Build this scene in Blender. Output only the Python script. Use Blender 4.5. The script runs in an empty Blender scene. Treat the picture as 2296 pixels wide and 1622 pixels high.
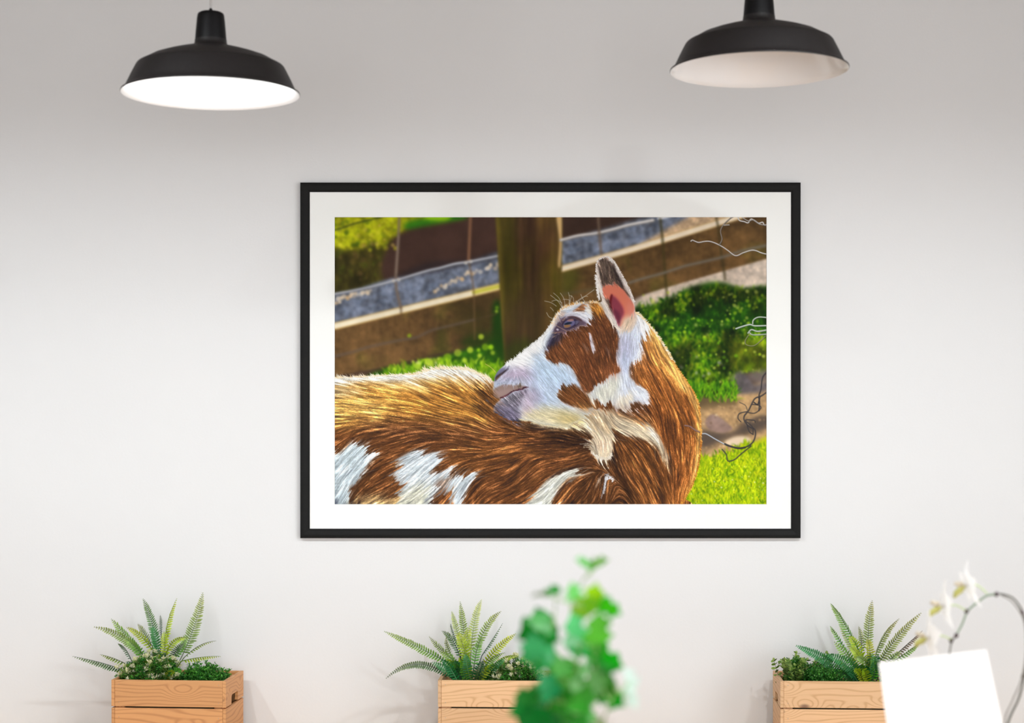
import bpy, bmesh, math, random
import numpy as np
from mathutils import Vector, Matrix

scene = bpy.context.scene
COL = scene.collection
PI = math.pi

# ---------------------------------------------------------------- camera, light, exposure
CAM_Z = 1.6
FOC = 3900.0                      # focal length in pixels of the 2296 x 1622 frame
PPX, PPY = 1110.0, 960.0          # principal point: the frame is an off-centre crop of a level shot
cam_d = bpy.data.cameras.new('camera')
cam = bpy.data.objects.new('camera', cam_d)
COL.objects.link(cam)
cam.location = (0, 0, CAM_Z)
cam.rotation_euler = (PI / 2, 0, 0)
cam_d.sensor_fit = 'HORIZONTAL'
cam_d.sensor_width = 36.0
cam_d.lens = FOC / 2296 * 36
cam_d.shift_x = (1148 - PPX) / 2296
cam_d.shift_y = (PPY - 811) / 2296
cam_d.clip_start = 0.05
cam_d.dof.use_dof = True
cam_d.dof.focus_distance = 5.0
cam_d.dof.aperture_fstop = 3.1
scene.camera = cam

scene.view_settings.view_transform = 'Standard'
scene.view_settings.look = 'None'
scene.view_settings.exposure = 0.0
scene.view_settings.gamma = 1.0
scene.view_settings.use_curve_mapping = False

world = bpy.data.worlds.new('overcast_sky')
scene.world = world
world.use_nodes = True
world.node_tree.nodes['Background'].inputs[0].default_value = (0.86, 0.93, 1.0, 1)
world.node_tree.nodes['Background'].inputs[1].default_value = 1.0

BULB, BULB_ROW = 110.0, 1290.0                       # radiance of the lit bulb
# room: x -3.4..3.0, y -3.2..5.1, z 0..3.35
RX0, RX1, RY0, RY1, RZ1 = -3.4, 3.0, -3.2, 5.1, 3.35
# window openings (daylight comes in through them)
WIN_R = (-1.2, 2.6, 0.55, 2.55)     # in wall_right: y0, y1, z0, z1
WIN_F = (-2.4, 2.4, 0.35, 2.45)     # in wall_front: x0, x1, z0, z1

def area(name, loc, rot, sx, sy, watts, col):
    l = bpy.data.lights.new(name, 'AREA')
    l.shape = 'RECTANGLE'
    l.size, l.size_y = sx, sy
    l.energy = watts
    l.color = col
    o = bpy.data.objects.new(name, l)
    o.location = loc
    o.rotation_euler = rot
    COL.objects.link(o)
    return o

area('daylight_right_window', (RX1 + 0.22, (WIN_R[0] + WIN_R[1]) / 2, (WIN_R[2] + WIN_R[3]) / 2), (0, PI / 2, 0),
     WIN_R[3] - WIN_R[2], WIN_R[1] - WIN_R[0], 112, (0.97, 0.98, 1.0))
area('daylight_front_window', ((WIN_F[0] + WIN_F[1]) / 2, RY0 - 0.22, (WIN_F[2] + WIN_F[3]) / 2), (PI / 2, 0, 0),
     WIN_F[1] - WIN_F[0], WIN_F[3] - WIN_F[2], 122, (0.97, 0.98, 1.0))

# ---------------------------------------------------------------- helpers
def at(px, py, d):
    """a photograph pixel at depth d, as a point in the room"""
    return Vector(((px - PPX) / FOC * d, d, CAM_Z - (py - PPY) / FOC * d))

def link(o, parent=None):
    COL.objects.link(o)
    if parent is not None:
        o.parent = parent
    return o

def tag(o, label=None, cat=None, group=None, kind=None):
    if label: o['label'] = label
    if cat: o['category'] = cat
    if group: o['group'] = group
    if kind: o['kind'] = kind
    return o

def empty(name, loc, rz=0.0):
    o = bpy.data.objects.new(name, None)
    o.empty_display_size = 0.05
    o.location = loc
    o.rotation_euler = (0, 0, rz)
    return link(o)

def mesh_obj(name, bm, mat, parent=None, smooth=False):
    me = bpy.data.meshes.new(name)
    bm.normal_update()
    bm.to_mesh(me)
    bm.free()
    if mat is not None:
        me.materials.append(mat)
    if smooth:
        for p in me.polygons:
            p.use_smooth = True
    return link(bpy.data.objects.new(name, me), parent)

def inst(name, me, parent=None, loc=(0, 0, 0), rot=(0, 0, 0)):
    o = bpy.data.objects.new(name, me)
    o.location = loc
    o.rotation_euler = rot
    return link(o, parent)

def box(bm, x0, x1, y0, y1, z0, z1, bevel=0.0):
    r = bmesh.ops.create_cube(bm, size=1.0)
    for v in r['verts']:
        v.co = Vector((x0 + (v.co.x + .5) * (x1 - x0), y0 + (v.co.y + .5) * (y1 - y0), z0 + (v.co.z + .5) * (z1 - z0)))
    if bevel > 0:
        es = list({e for v in r['verts'] for e in v.link_edges})
        bmesh.ops.bevel(bm, geom=es, offset=bevel, segments=2, profile=0.5, affect='EDGES')
    return r

def lathe(bm, prof, seg=64, c=(0, 0, 0), close=False):
    rings = []
    for r, z in prof:
        if r < 1e-6:
            rings.append([bm.verts.new((c[0], c[1], c[2] + z))])
        else:
            rings.append([bm.verts.new((c[0] + r * math.cos(2 * PI * i / seg), c[1] + r * math.sin(2 * PI * i / seg), c[2] + z)) for i in range(seg)])
    for a, b in zip(rings[:-1], rings[1:]):
        for i in range(seg):
            j = (i + 1) % seg
            if len(a) == 1 and len(b) == 1:
                continue
            if len(a) == 1:
                bm.faces.new((a[0], b[i], b[j]))
            elif len(b) == 1:
                bm.faces.new((a[i], a[j], b[0]))
            else:
                bm.faces.new((a[i], a[j], b[j], b[i]))
    bmesh.ops.recalc_face_normals(bm, faces=bm.faces)

def tube(bm, pts, r, seg=8, caps=True):
    P = [Vector(p) for p in pts]
    n = len(P)
    rad = r if isinstance(r, (list, tuple)) else [r] * n
    rings = []
    up = Vector((0.13, 0.31, 0.94)).normalized()
    for i in range(n):
        t = (P[min(i + 1, n - 1)] - P[max(i - 1, 0)]).normalized()
        a = t.cross(up)
        if a.length < 1e-4:
            a = t.cross(Vector((1, 0, 0)))
        a.normalize()
        b = t.cross(a)
        rings.append([bm.verts.new(P[i] + (a * math.cos(2 * PI * k / seg) + b * math.sin(2 * PI * k / seg)) * rad[i]) for k in range(seg)])
    for A, B in zip(rings[:-1], rings[1:]):
        for k in range(seg):
            bm.faces.new((A[k], A[(k + 1) % seg], B[(k + 1) % seg], B[k]))
    if caps:
        bm.faces.new(list(reversed(rings[0])))
        bm.faces.new(rings[-1])

def spline(pts, n=8):
    P = [Vector(p) for p in pts]
    out = []
    for i in range(len(P) - 1):
        a, b, c, d = P[max(i - 1, 0)], P[i], P[i + 1], P[min(i + 2, len(P) - 1)]
        for k in range(n):
            t = k / n
            out.append(0.5 * (2 * b + (c - a) * t + (2 * a - 5 * b + 4 * c - d) * t * t + (3 * b - a - 3 * c + d) * t ** 3))
    out.append(P[-1])
    return out

# ---------------------------------------------------------------- materials
def srgb(r, g, b):
    f = lambda v: v / 12.92 if v <= 0.04045 else ((v + 0.055) / 1.055) ** 2.4
    return (f(r / 255), f(g / 255), f(b / 255), 1.0)

def new_mat(name):
    m = bpy.data.materials.new(name)
    m.use_nodes = True
    nt = m.node_tree
    b = nt.nodes['Principled BSDF']
    return m, nt, b

def N(nt, kind, **kw):
    n = nt.nodes.new(kind)
    for k, v in kw.items():
        if hasattr(n, k):
            setattr(n, k, v)
        else:
            n.inputs[k.replace('_', ' ')].default_value = v
    return n

def plain(name, col, rough=0.6, metal=0.0, vary=0.08, scale=30.0, bump=0.0, bscale=200.0, coat=0.0, spec=0.5):
    m, nt, b = new_mat(name)
    tc = N(nt, 'ShaderNodeTexCoord')
    no = N(nt, 'ShaderNodeTexNoise')
    no.inputs['Scale'].default_value = scale
    no.inputs['Detail'].default_value = 4
    nt.links.new(tc.outputs['Object'], no.inputs['Vector'])
    mr = N(nt, 'ShaderNodeMapRange')
    mr.inputs['To Min'].default_value = 1 - vary
    mr.inputs['To Max'].default_value = 1 + vary
    nt.links.new(no.outputs['Fac'], mr.inputs['Value'])
    mx = N(nt, 'ShaderNodeVectorMath', operation='SCALE')
    mx.inputs[0].default_value = col[:3]
    nt.links.new(mr.outputs['Result'], mx.inputs['Scale'])
    nt.links.new(mx.outputs['Vector'], b.inputs['Base Color'])
    b.inputs['Roughness'].default_value = rough
    b.inputs['Metallic'].default_value = metal
    b.inputs['Coat Weight'].default_value = coat
    b.inputs['Specular IOR Level'].default_value = spec
    if bump > 0:
        n2 = N(nt, 'ShaderNodeTexNoise')
        n2.inputs['Scale'].default_value = bscale
        n2.inputs['Detail'].default_value = 5
        nt.links.new(tc.outputs['Object'], n2.inputs['Vector'])
        bp = N(nt, 'ShaderNodeBump')
        bp.inputs['Strength'].default_value = bump
        bp.inputs['Distance'].default_value = 0.002
        nt.links.new(n2.outputs['Fac'], bp.inputs['Height'])
        nt.links.new(bp.outputs['Normal'], b.inputs['Normal'])
    return m

def leaf_mat(name, rough=0.45, trans=0.3, attr='Col', spec=0.4):
    """colour from the leaf's own colour attribute, a little light passing through"""
    m, nt, b = new_mat(name)
    a = N(nt, 'ShaderNodeAttribute')
    a.attribute_name = attr
    no = N(nt, 'ShaderNodeTexNoise')
    no.inputs['Scale'].default_value = 60
    tc = N(nt, 'ShaderNodeTexCoord')
    nt.links.new(tc.outputs['Object'], no.inputs['Vector'])
    mr = N(nt, 'ShaderNodeMapRange')
    mr.inputs['To Min'].default_value = 0.82
    mr.inputs['To Max'].default_value = 1.18
    nt.links.new(no.outputs['Fac'], mr.inputs['Value'])
    sc = N(nt, 'ShaderNodeVectorMath', operation='SCALE')
    nt.links.new(a.outputs['Color'], sc.inputs[0])
    nt.links.new(mr.outputs['Result'], sc.inputs['Scale'])
    nt.links.new(sc.outputs['Vector'], b.inputs['Base Color'])
    b.inputs['Roughness'].default_value = rough
    b.inputs['Specular IOR Level'].default_value = spec
    tr = N(nt, 'ShaderNodeBsdfTranslucent')
    nt.links.new(sc.outputs['Vector'], tr.inputs['Color'])
    mix = N(nt, 'ShaderNodeMixShader')
    mix.inputs['Fac'].default_value = trans
    out = nt.nodes['Material Output']
    nt.links.new(b.outputs['BSDF'], mix.inputs[1])
    nt.links.new(tr.outputs['BSDF'], mix.inputs[2])
    nt.links.new(mix.outputs['Shader'], out.inputs['Surface'])
    return m

def wood_mat(name, light, dark, knot):
    m, nt, b = new_mat(name)
    L = nt.links.new
    tc = N(nt, 'ShaderNodeTexCoord')
    oi = N(nt, 'ShaderNodeObjectInfo')
    off = N(nt, 'ShaderNodeVectorMath', operation='SCALE')
    off.inputs[0].default_value = (7.3, 3.1, 5.7)
    L(oi.outputs['Random'], off.inputs['Scale'])
    add = N(nt, 'ShaderNodeVectorMath', operation='ADD')
    L(tc.outputs['Object'], add.inputs[0])
    L(off.outputs['Vector'], add.inputs[1])
    # knots: sparse cells, stretched along the board (local X)
    mpk = N(nt, 'ShaderNodeMapping')
    mpk.inputs['Scale'].default_value = (5.5, 5.5, 11.0)
    L(add.outputs['Vector'], mpk.inputs['Vector'])
    vo = N(nt, 'ShaderNodeTexVoronoi')
    vo.inputs['Scale'].default_value = 1.0
    L(mpk.outputs['Vector'], vo.inputs['Vector'])
    kd = N(nt, 'ShaderNodeMapRange', interpolation_type='SMOOTHSTEP')
    kd.inputs['From Min'].default_value = 0.05
    kd.inputs['From Max'].default_value = 0.40
    kd.inputs['To Min'].default_value = 1.0
    kd.inputs['To Max'].default_value = 0.0
    L(vo.outputs['Distance'], kd.inputs['Value'])
    # grain
    mp = N(nt, 'ShaderNodeMapping')
    mp.inputs['Scale'].default_value = (3.0, 16.0, 16.0)
    L(add.outputs['Vector'], mp.inputs['Vector'])
    no = N(nt, 'ShaderNodeTexNoise')
    no.inputs['Scale'].default_value = 1.0
    no.inputs['Detail'].default_value = 1.5
    L(mp.outputs['Vector'], no.inputs['Vector'])
    sp = N(nt, 'ShaderNodeSeparateXYZ')
    L(add.outputs['Vector'], sp.inputs['Vector'])
    ph = N(nt, 'ShaderNodeMath', operation='MULTIPLY_ADD')
    L(sp.outputs['Z'], ph.inputs[0])
    ph.inputs[1].default_value = 480.0
    ns = N(nt, 'ShaderNodeMath', operation='MULTIPLY')
    L(no.outputs['Fac'], ns.inputs[0])
    ns.inputs[1].default_value = 34.0
    L(ns.outputs[0], ph.inputs[2])
    sm = N(nt, 'ShaderNodeMath', operation='MULTIPLY_ADD')
    L(kd.outputs['Result'], sm.inputs[0])
    sm.inputs[1].default_value = 22.0
    L(ph.outputs[0], sm.inputs[2])
    sn = N(nt, 'ShaderNodeMath', operation='SINE')
    L(sm.outputs[0], sn.inputs[0])
    r1 = N(nt, 'ShaderNodeMapRange')
    r1.inputs['From Min'].default_value = -0.4
    r1.inputs['From Max'].default_value = 1.0
    L(sn.outputs[0], r1.inputs['Value'])
    pw = N(nt, 'ShaderNodeMath', operation='POWER')
    L(r1.outputs['Result'], pw.inputs[0])
    pw.inputs[1].default_value = 3.0
    # fibre
    mf = N(nt, 'ShaderNodeMapping')
    mf.inputs['Scale'].default_value = (14.0, 420.0, 420.0)
    L(add.outputs['Vector'], mf.inputs['Vector'])
    nf = N(nt, 'ShaderNodeTexNoise')
    nf.inputs['Scale'].default_value = 1.0
    nf.inputs['Detail'].default_value = 3
    L(mf.outputs['Vector'], nf.inputs['Vector'])
    mx1 = N(nt, 'ShaderNodeMix', data_type='RGBA')
    mx1.inputs[6].default_value = light
    mx1.inputs[7].default_value = dark
    fac = N(nt, 'ShaderNodeMath', operation='MULTIPLY_ADD')
    L(nf.outputs['Fac'], fac.inputs[0])
    fac.inputs[1].default_value = 0.30
    pm = N(nt, 'ShaderNodeMath', operation='MULTIPLY')
    L(pw.outputs[0], pm.inputs[0])
    pm.inputs[1].default_value = 0.48
    L(pm.outputs[0], fac.inputs[2])
    L(fac.outputs[0], mx1.inputs[0])
    kn = N(nt, 'ShaderNodeMapRange', interpolation_type='SMOOTHSTEP')
    kn.inputs['From Min'].default_value = 0.05
    kn.inputs['From Max'].default_value = 0.12
    kn.inputs['To Min'].default_value = 0.85
    kn.inputs['To Max'].default_value = 0.0
    L(vo.outputs['Distance'], kn.inputs['Value'])
    mx2 = N(nt, 'ShaderNodeMix', data_type='RGBA')
    L(kn.outputs['Result'], mx2.inputs[0])
    L(mx1.outputs[2], mx2.inputs[6])
    mx2.inputs[7].default_value = knot
    # every board has its own tone
    hv = N(nt, 'ShaderNodeHueSaturation')
    vr = N(nt, 'ShaderNodeMapRange')
    vr.inputs['To Min'].default_value = 0.9
    vr.inputs['To Max'].default_value = 1.08
    L(oi.outputs['Random'], vr.inputs['Value'])
    L(vr.outputs['Result'], hv.inputs['Value'])
    L(mx2.outputs[2], hv.inputs['Color'])
    L(hv.outputs['Color'], b.inputs['Base Color'])
    b.inputs['Roughness'].default_value = 0.55
    bp = N(nt, 'ShaderNodeBump')
    bp.inputs['Strength'].default_value = 0.15
    bp.inputs['Distance'].default_value = 0.001
    L(nf.outputs['Fac'], bp.inputs['Height'])
    L(bp.outputs['Normal'], b.inputs['Normal'])
    return m

def wall_mat():
    m, nt, b = new_mat('painted_plaster')
    L = nt.links.new
    tc = N(nt, 'ShaderNodeTexCoord')
    n1 = N(nt, 'ShaderNodeTexNoise')
    n1.inputs['Scale'].default_value = 1.3
    n1.inputs['Detail'].default_value = 3
    L(tc.outputs['Object'], n1.inputs['Vector'])
    mx = N(nt, 'ShaderNodeMix', data_type='RGBA')
    mx.inputs[6].default_value = srgb(229, 228, 227)
    mx.inputs[7].default_value = srgb(234, 233, 232)
    L(n1.outputs['Fac'], mx.inputs[0])
    L(mx.outputs[2], b.inputs['Base Color'])
    b.inputs['Roughness'].default_value = 0.85
    b.inputs['Specular IOR Level'].default_value = 0.25
    n2 = N(nt, 'ShaderNodeTexNoise')
    n2.inputs['Scale'].default_value = 130
    n2.inputs['Detail'].default_value = 4
    L(tc.outputs['Object'], n2.inputs['Vector'])
    n3 = N(nt, 'ShaderNodeTexNoise')
    n3.inputs['Scale'].default_value = 9
    L(tc.outputs['Object'], n3.inputs['Vector'])
    ad = N(nt, 'ShaderNodeMath', operation='MULTIPLY_ADD')
    L(n3.outputs['Fac'], ad.inputs[0])
    ad.inputs[1].default_value = 1.5
    L(n2.outputs['Fac'], ad.inputs[2])
    bp = N(nt, 'ShaderNodeBump')
    bp.inputs['Strength'].default_value = 0.15
    bp.inputs['Distance'].default_value = 0.0015
    L(ad.outputs[0], bp.inputs['Height'])
    L(bp.outputs['Normal'], b.inputs['Normal'])
    return m

MAT = {}
MAT['wall'] = wall_mat()
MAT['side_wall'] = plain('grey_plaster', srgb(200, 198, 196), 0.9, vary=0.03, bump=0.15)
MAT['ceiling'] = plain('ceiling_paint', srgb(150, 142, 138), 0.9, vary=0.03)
MAT['floor'] = plain('oak_floor', srgb(188, 176, 166), 0.5, vary=0.1, scale=6)
MAT['frame_white'] = plain('white_window_paint', srgb(235, 235, 232), 0.4, vary=0.02)
MAT['black_frame'] = plain('black_satin_wood', srgb(20, 20, 19), 0.6, vary=0.12, scale=40, spec=0.15)
MAT['mat_board'] = plain('white_mat_board', srgb(247, 247, 243), 0.9, vary=0.006, scale=300, bump=0.05, bscale=900)
MAT['shade_black'] = plain('black_powder_coat', srgb(28, 25, 25), 0.5, spec=0.35, vary=0.15, scale=120, bump=0.12, bscale=500)
MAT['cap_black'] = plain('black_plastic', srgb(12, 11, 13), 0.5, vary=0.1, spec=0.2)
MAT['enamel'] = plain('white_enamel', srgb(241, 236, 233), 0.16, vary=0.015, coat=0.4)
MAT['cord'] = plain('pale_cord', srgb(205, 200, 196), 0.5, vary=0.05)
MAT['dull_bulb'] = plain('milk_glass', srgb(236, 232, 226), 0.2, vary=0.01)
MAT['pine'] = wood_mat('pine', srgb(232, 190, 144), srgb(194, 142, 94), srgb(112, 76, 58))
MAT['pine_warm'] = wood_mat('warm_pine', srgb(218, 160, 104), srgb(172, 112, 64), srgb(104, 66, 48))
MAT['soil'] = plain('dark_planting_foam', srgb(34, 40, 22), 0.95, vary=0.4, scale=90, bump=0.5, bscale=120)
MAT['leaf'] = leaf_mat('plastic_leaf')
MAT['soft_leaf'] = leaf_mat('thin_leaf', 0.4, 0.45)
MAT['petal'] = leaf_mat('petal', 0.6, 0.35, spec=0.2)
MAT['paper'] = plain('white_card', srgb(252, 252, 252), 0.7, vary=0.004)
MAT['faint_ink'] = plain('faint_print', srgb(232, 232, 242), 0.7, vary=0.02)
MAT['pot'] = plain('white_glazed_pot', srgb(232, 230, 226), 0.3, vary=0.03)
MAT['steel'] = plain('brushed_steel', srgb(170, 170, 172), 0.35, 0.9, vary=0.05)
MAT['table'] = wood_mat('table_oak', srgb(214, 176, 130), srgb(168, 122, 78), srgb(110, 74, 48))
MAT['stem'] = leaf_mat('stem', 0.5, 0.05)
# ---------------------------------------------------------------- the printed picture (flat print, computed colours)
PW, PH = 973, 648

def paint_print():
    rs = np.random.RandomState(7)
    yy, xx = np.mgrid[0:PH, 0:PW].astype(np.float32)
    S = 2.357
    Wp = lambda p: [(x / S - 0.5, y / S) for x, y in p]
    Fp = lambda p: [(x / 4.054 + 341.5, y / 4.054 + 75) for x, y in p]
    Ep = lambda p: [(x / 7.8 + 451.5, y / 7.8 + 155) for x, y in p]
    Mp = lambda p: [(x / 9.009 + 341.5, y / 9.009 + 295) for x, y in p]
    Q1 = lambda p: [(x / 4.592 - 8.5, y / 4.592 - 9) for x, y in p]
    Q2 = lambda p: [(x / 4.592 + 481.5, y / 4.592 - 9) for x, y in p]
    Q3 = lambda p: [(x / 4.592 - 8.5, y / 4.592 + 321) for x, y in p]
    Q4 = lambda p: [(x / 4.592 + 481.5, y / 4.592 + 321) for x, y in p]
    c = lambda *v: np.array(v, np.float32) / 255.0

    def box1(a, r, ax):
        r = int(r)
        if r < 1:
            return a
        pad = [(0, 0)] * a.ndim
        pad[ax] = (r + 1, r)
        p = np.pad(a, pad, mode='edge')
        cs = np.cumsum(p, axis=ax, dtype=np.float64)
        n = a.shape[ax]
        hi = np.take(cs, np.arange(2 * r + 1, 2 * r + 1 + n), axis=ax)
        lo = np.take(cs, np.arange(0, n), axis=ax)
        return ((hi - lo) / (2 * r + 1)).astype(np.float32)

    def blur(a, s):
        if s < 0.4:
            return a
        if s < 1.2:
            k = np.array([np.exp(-d * d / (2 * s * s)) for d in (-2, -1, 0, 1, 2)])
            k /= k.sum()
            for ax in (0, 1):
                pad = [(0, 0)] * a.ndim
                pad[ax] = (2, 2)
                p = np.pad(a, pad, mode='edge')
                n = a.shape[ax]
                a = sum(k[i] * np.take(p, np.arange(i, i + n), axis=ax) for i in range(5)).astype(np.float32)
            return a
        r = max(1, int(round(math.sqrt(4 * s * s + 1) / 2 - 0.5)))
        for _ in range(3):
            a = box1(box1(a, r, 0), r, 1)
        return a

    def noise(sx, sy, seed):
        g = np.random.RandomState(seed)
        gh, gw = int(PH / sy) + 3, int(PW / sx) + 3
        a = g.rand(gh, gw).astype(np.float32)
        fx, fy = xx / sx, yy / sy
        ix, iy = fx.astype(int), fy.astype(int)
        tx, ty = fx - ix, fy - iy
        tx = tx * tx * (3 - 2 * tx)
        ty = ty * ty * (3 - 2 * ty)
        return (a[iy, ix] * (1 - tx) + a[iy, ix + 1] * tx) * (1 - ty) + (a[iy + 1, ix] * (1 - tx) + a[iy + 1, ix + 1] * tx) * ty

    def fbm(s, seed, ax=1.0, ay=1.0, octv=3):
        o, w, t = 0, 1.0, 0
        for i in range(octv):
            o = o + w * noise(max(1.5, s * ax / 2 ** i), max(1.5, s * ay / 2 ** i), seed + 31 * i)
            t += w
            w *= 0.6
        return o / t

    def smooth(pts, closed, n=6):
        P = np.array(pts, float)
        N = len(P)
        out = []
        for i in range(N if closed else N - 1):
            if closed:
                a, b, d, e = P[i - 1], P[i], P[(i + 1) % N], P[(i + 2) % N]
            else:
                a, b, d, e = P[max(i - 1, 0)], P[i], P[i + 1], P[min(i + 2, N - 1)]
            for k in range(n):
                t = k / n
                out.append(0.5 * (2 * b + (d - a) * t + (2 * a - 5 * b + 4 * d - e) * t * t + (3 * b - a - 3 * d + e) * t ** 3))
        if not closed:
            out.append(P[-1])
        return np.array(out)

    def mask(pts, soft=0.8, sm=True):
        P = smooth(pts, True) if sm else np.array(pts, float)
        m = np.zeros((PH, PW), np.float32)
        x0, y0 = P[:, 0], P[:, 1]
        x1, y1 = np.roll(x0, -1), np.roll(y0, -1)
        SS = 3
        for j in range(max(0, int(P[:, 1].min())), min(PH, int(P[:, 1].max()) + 2)):
            for s in range(SS):
                y = j + (s + 0.5) / SS - 0.5
                hit = (y0 <= y) != (y1 <= y)
                if not hit.any():
                    continue
                xs = np.sort(x0[hit] + (y - y0[hit]) / (y1[hit] - y0[hit]) * (x1[hit] - x0[hit])) + 0.5
                for k in range(0, len(xs) - 1, 2):
                    a, b = max(0.0, xs[k]), min(float(PW), xs[k + 1])
                    if b <= a:
                        continue
                    ia, ib = int(a), int(b)
                    if ia == ib:
                        m[j, ia] += (b - a) / SS
                    else:
                        m[j, ia] += (ia + 1 - a) / SS
                        m[j, ia + 1:ib] += 1.0 / SS
                        if ib < PW:
                            m[j, ib] += (b - ib) / SS
        return blur(np.clip(m, 0, 1), soft)

    C = np.zeros((PH, PW, 3), np.float32)

    def fill(I, pts, col, soft=0.8, a=1.0, sm=True, m=None):
        if m is None:
            m = mask(pts, soft, sm)
        m = (m * a)[..., None]
        I += m * (col - I)
        return m[..., 0]

    def splat(I, P, col, wgt, wid=1.0):
        """P (N,2) points, col (N,3), wgt (N,): soft dots blended over I"""
        n = PH * PW
        acc = np.zeros((n, 3))
        den = np.zeros(n)
        keep_w = np.zeros(n)
        ix, iy = np.floor(P[:, 0]).astype(int), np.floor(P[:, 1]).astype(int)
        R = int(math.ceil(wid))
        for dy in range(-R + 1, R + 1):
            for dx in range(-R + 1, R + 1):
                jx, jy = ix + dx, iy + dy
                d = np.hypot(P[:, 0] - jx, P[:, 1] - jy)
                w = np.clip(1.0 - d / wid, 0, 1) * wgt
                ok = (jx >= 0) & (jx < PW) & (jy >= 0) & (jy < PH) & (w > 0)
                idx = jy[ok] * PW + jx[ok]
                for k in range(3):
                    acc[:, k] += np.bincount(idx, w[ok] * col[ok, k], n)
                den += np.bincount(idx, w[ok], n)
        a = np.clip(den, 0, 1)[:, None]
        colr = acc / np.maximum(den, 1e-6)[:, None]
        F = I.reshape(-1, 3)
        F += (a * (colr - F)).astype(np.float32)

    def line(I, pts, col, w, soft=0.6, a=1.0, sm=True, taper=False):
        P = smooth(pts, False) if sm else np.array(pts, float)
        seg = np.hypot(*(P[1:] - P[:-1]).T)
        L = np.concatenate([[0], np.cumsum(seg)])
        n = max(2, int(L[-1] / 0.5))
        t = np.linspace(0, L[-1], n)
        q = np.stack([np.interp(t, L, P[:, 0]), np.interp(t, L, P[:, 1])], 1)
        m = np.zeros((PH, PW), np.float32)
        r = w / 2
        for i, (x, y) in enumerate(q):
            rr = r * (1 - 0.8 * i / n) if taper else r
            xa, xb, ya, yb = int(x - rr - 2), int(x + rr + 3), int(y - rr - 2), int(y + rr + 3)
            xa, ya = max(xa, 0), max(ya, 0)
            if xa >= PW or ya >= PH or xb <= 0 or yb <= 0:
                continue
            s = m[ya:yb, xa:xb]
            d = np.hypot(xx[ya:yb, xa:xb] - x, yy[ya:yb, xa:xb] - y)
            np.maximum(s, np.clip(rr + 0.5 - d, 0, 1), out=s)
        m = blur(m, soft)
        fill(I, None, col, a=a, m=m)

    def discs(I, n, region, rmin, rmax, cols, alpha, seed, soft=0.8):
        g = np.random.RandomState(seed)
        x0, y0, x1, y1 = region
        for i in range(n):
            x, y, r = g.uniform(x0, x1), g.uniform(y0, y1), g.uniform(rmin, rmax)
            xa, xb, ya, yb = max(0, int(x - r - 3)), int(x + r + 4), max(0, int(y - r - 3)), int(y + r + 4)
            if xa >= PW or ya >= PH:
                continue
            d = np.hypot(xx[ya:yb, xa:xb] - x, yy[ya:yb, xa:xb] - y)
            m = np.clip((r - d) / soft + 0.5, 0, 1)[..., None] * alpha * g.uniform(0.5, 1)
            I[ya:yb, xa:xb] += m * (cols[g.randint(len(cols))] - I[ya:yb, xa:xb])

    def blades(I, n, region, lmin, lmax, cols, seed, wid=1.2, lean=0.35, a=0.9, where=None):
        g = np.random.RandomState(seed)
        x = g.uniform(region[0], region[2], n)
        y = g.uniform(region[1], region[3], n)
        if where is not None:
            ok = where[np.clip(y, 0, PH - 1).astype(int), np.clip(x, 0, PW - 1).astype(int)] > g.rand(n)
            x, y = x[ok], y[ok]
        o = np.argsort(y)
        x, y = x[o], y[o]
        n = len(x)
        L = g.uniform(lmin, lmax, n)
        th = g.normal(0, lean, n)
        bend = g.normal(0, 0.5, n)
        ci = np.array(cols)[g.randint(len(cols), size=n)] * g.uniform(0.8, 1.15, (n, 1))
        for s0 in range(0, n, max(1, n // 6)):
            s = slice(s0, s0 + max(1, n // 6))
            t = np.linspace(0, 1, 22)[None, :]
            px = x[s, None] + L[s, None] * t * np.sin(th[s, None] + bend[s, None] * t)
            py = y[s, None] - L[s, None] * t * np.cos(th[s, None] + bend[s, None] * t)
            w = (1 - t ** 2) * a + 0 * px
            cc = np.repeat(np.clip(ci[s], 0, 1)[:, None, :], 22, 1)
            splat(I, np.stack([px.ravel(), py.ravel()], 1), cc.reshape(-1, 3), w.ravel(), wid)

    # ---- background: boards, gravel, rails, post --------------------------------
    C[:] = c(74, 54, 40)
    nb = fbm(60, 3)[..., None]
    C *= 0.75 + 0.5 * nb
    gx = blur(fbm(9, 11), 1.3)[..., None]
    gb = fbm(30, 12)[..., None]
    gravel = c(112, 122, 142) * (0.55 + .85 * gx) * (0.7 + 0.6 * gb) + c(18, 10, 0) * (fbm(9, 5)[..., None] - .3)
    warm = c(225, 190, 150) * (0.65 + 0.6 * fbm(8, 21)[..., None])
    # left plants
    olive = c(66, 60, 22) * (0.55 + 0.9 * fbm(22, 31, .6, 1.6)[..., None])
    fill(C, Wp([(-40, -40), (420, -40), (330, 110), (270, 250), (230, 400), (-40, 420)]), olive, 7)
    lime = c(190, 195, 20) * (0.5 + 0.8 * fbm(16, 41)[..., None])
    fill(C, Wp([(-40, -40), (700, -40), (600, 30), (420, 60), (370, 110), (290, 120), (250, 170), (200, 130), (130, 170), (-40, 150)]), lime, 6)
    fill(C, Wp([(380, 30), (520, 0), (700, -30), (690, 20), (560, 45), (400, 75)]), c(40, 120, 15), 4, .9)
    fill(C, Wp([(470, 5), (560, -10), (620, 5), (560, 22)]), c(170, 220, 20), 3, .9)
    fill(C, Wp([(370, 75), (690, 15), (840, -10), (870, 40), (872, 205), (720, 235), (420, 300), (280, 330), (250, 260), (300, 140)]),
         c(72, 50, 42) * (0.85 + 0.3 * fbm(50, 8)[..., None]), 4)
    discs(C, 90, (0, 5, 140, 75), 2, 6, [c(220, 210, 40), c(235, 225, 60), c(120, 140, 20), c(60, 90, 10), c(220, 190, 90)], .55, 5, 2)
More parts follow.
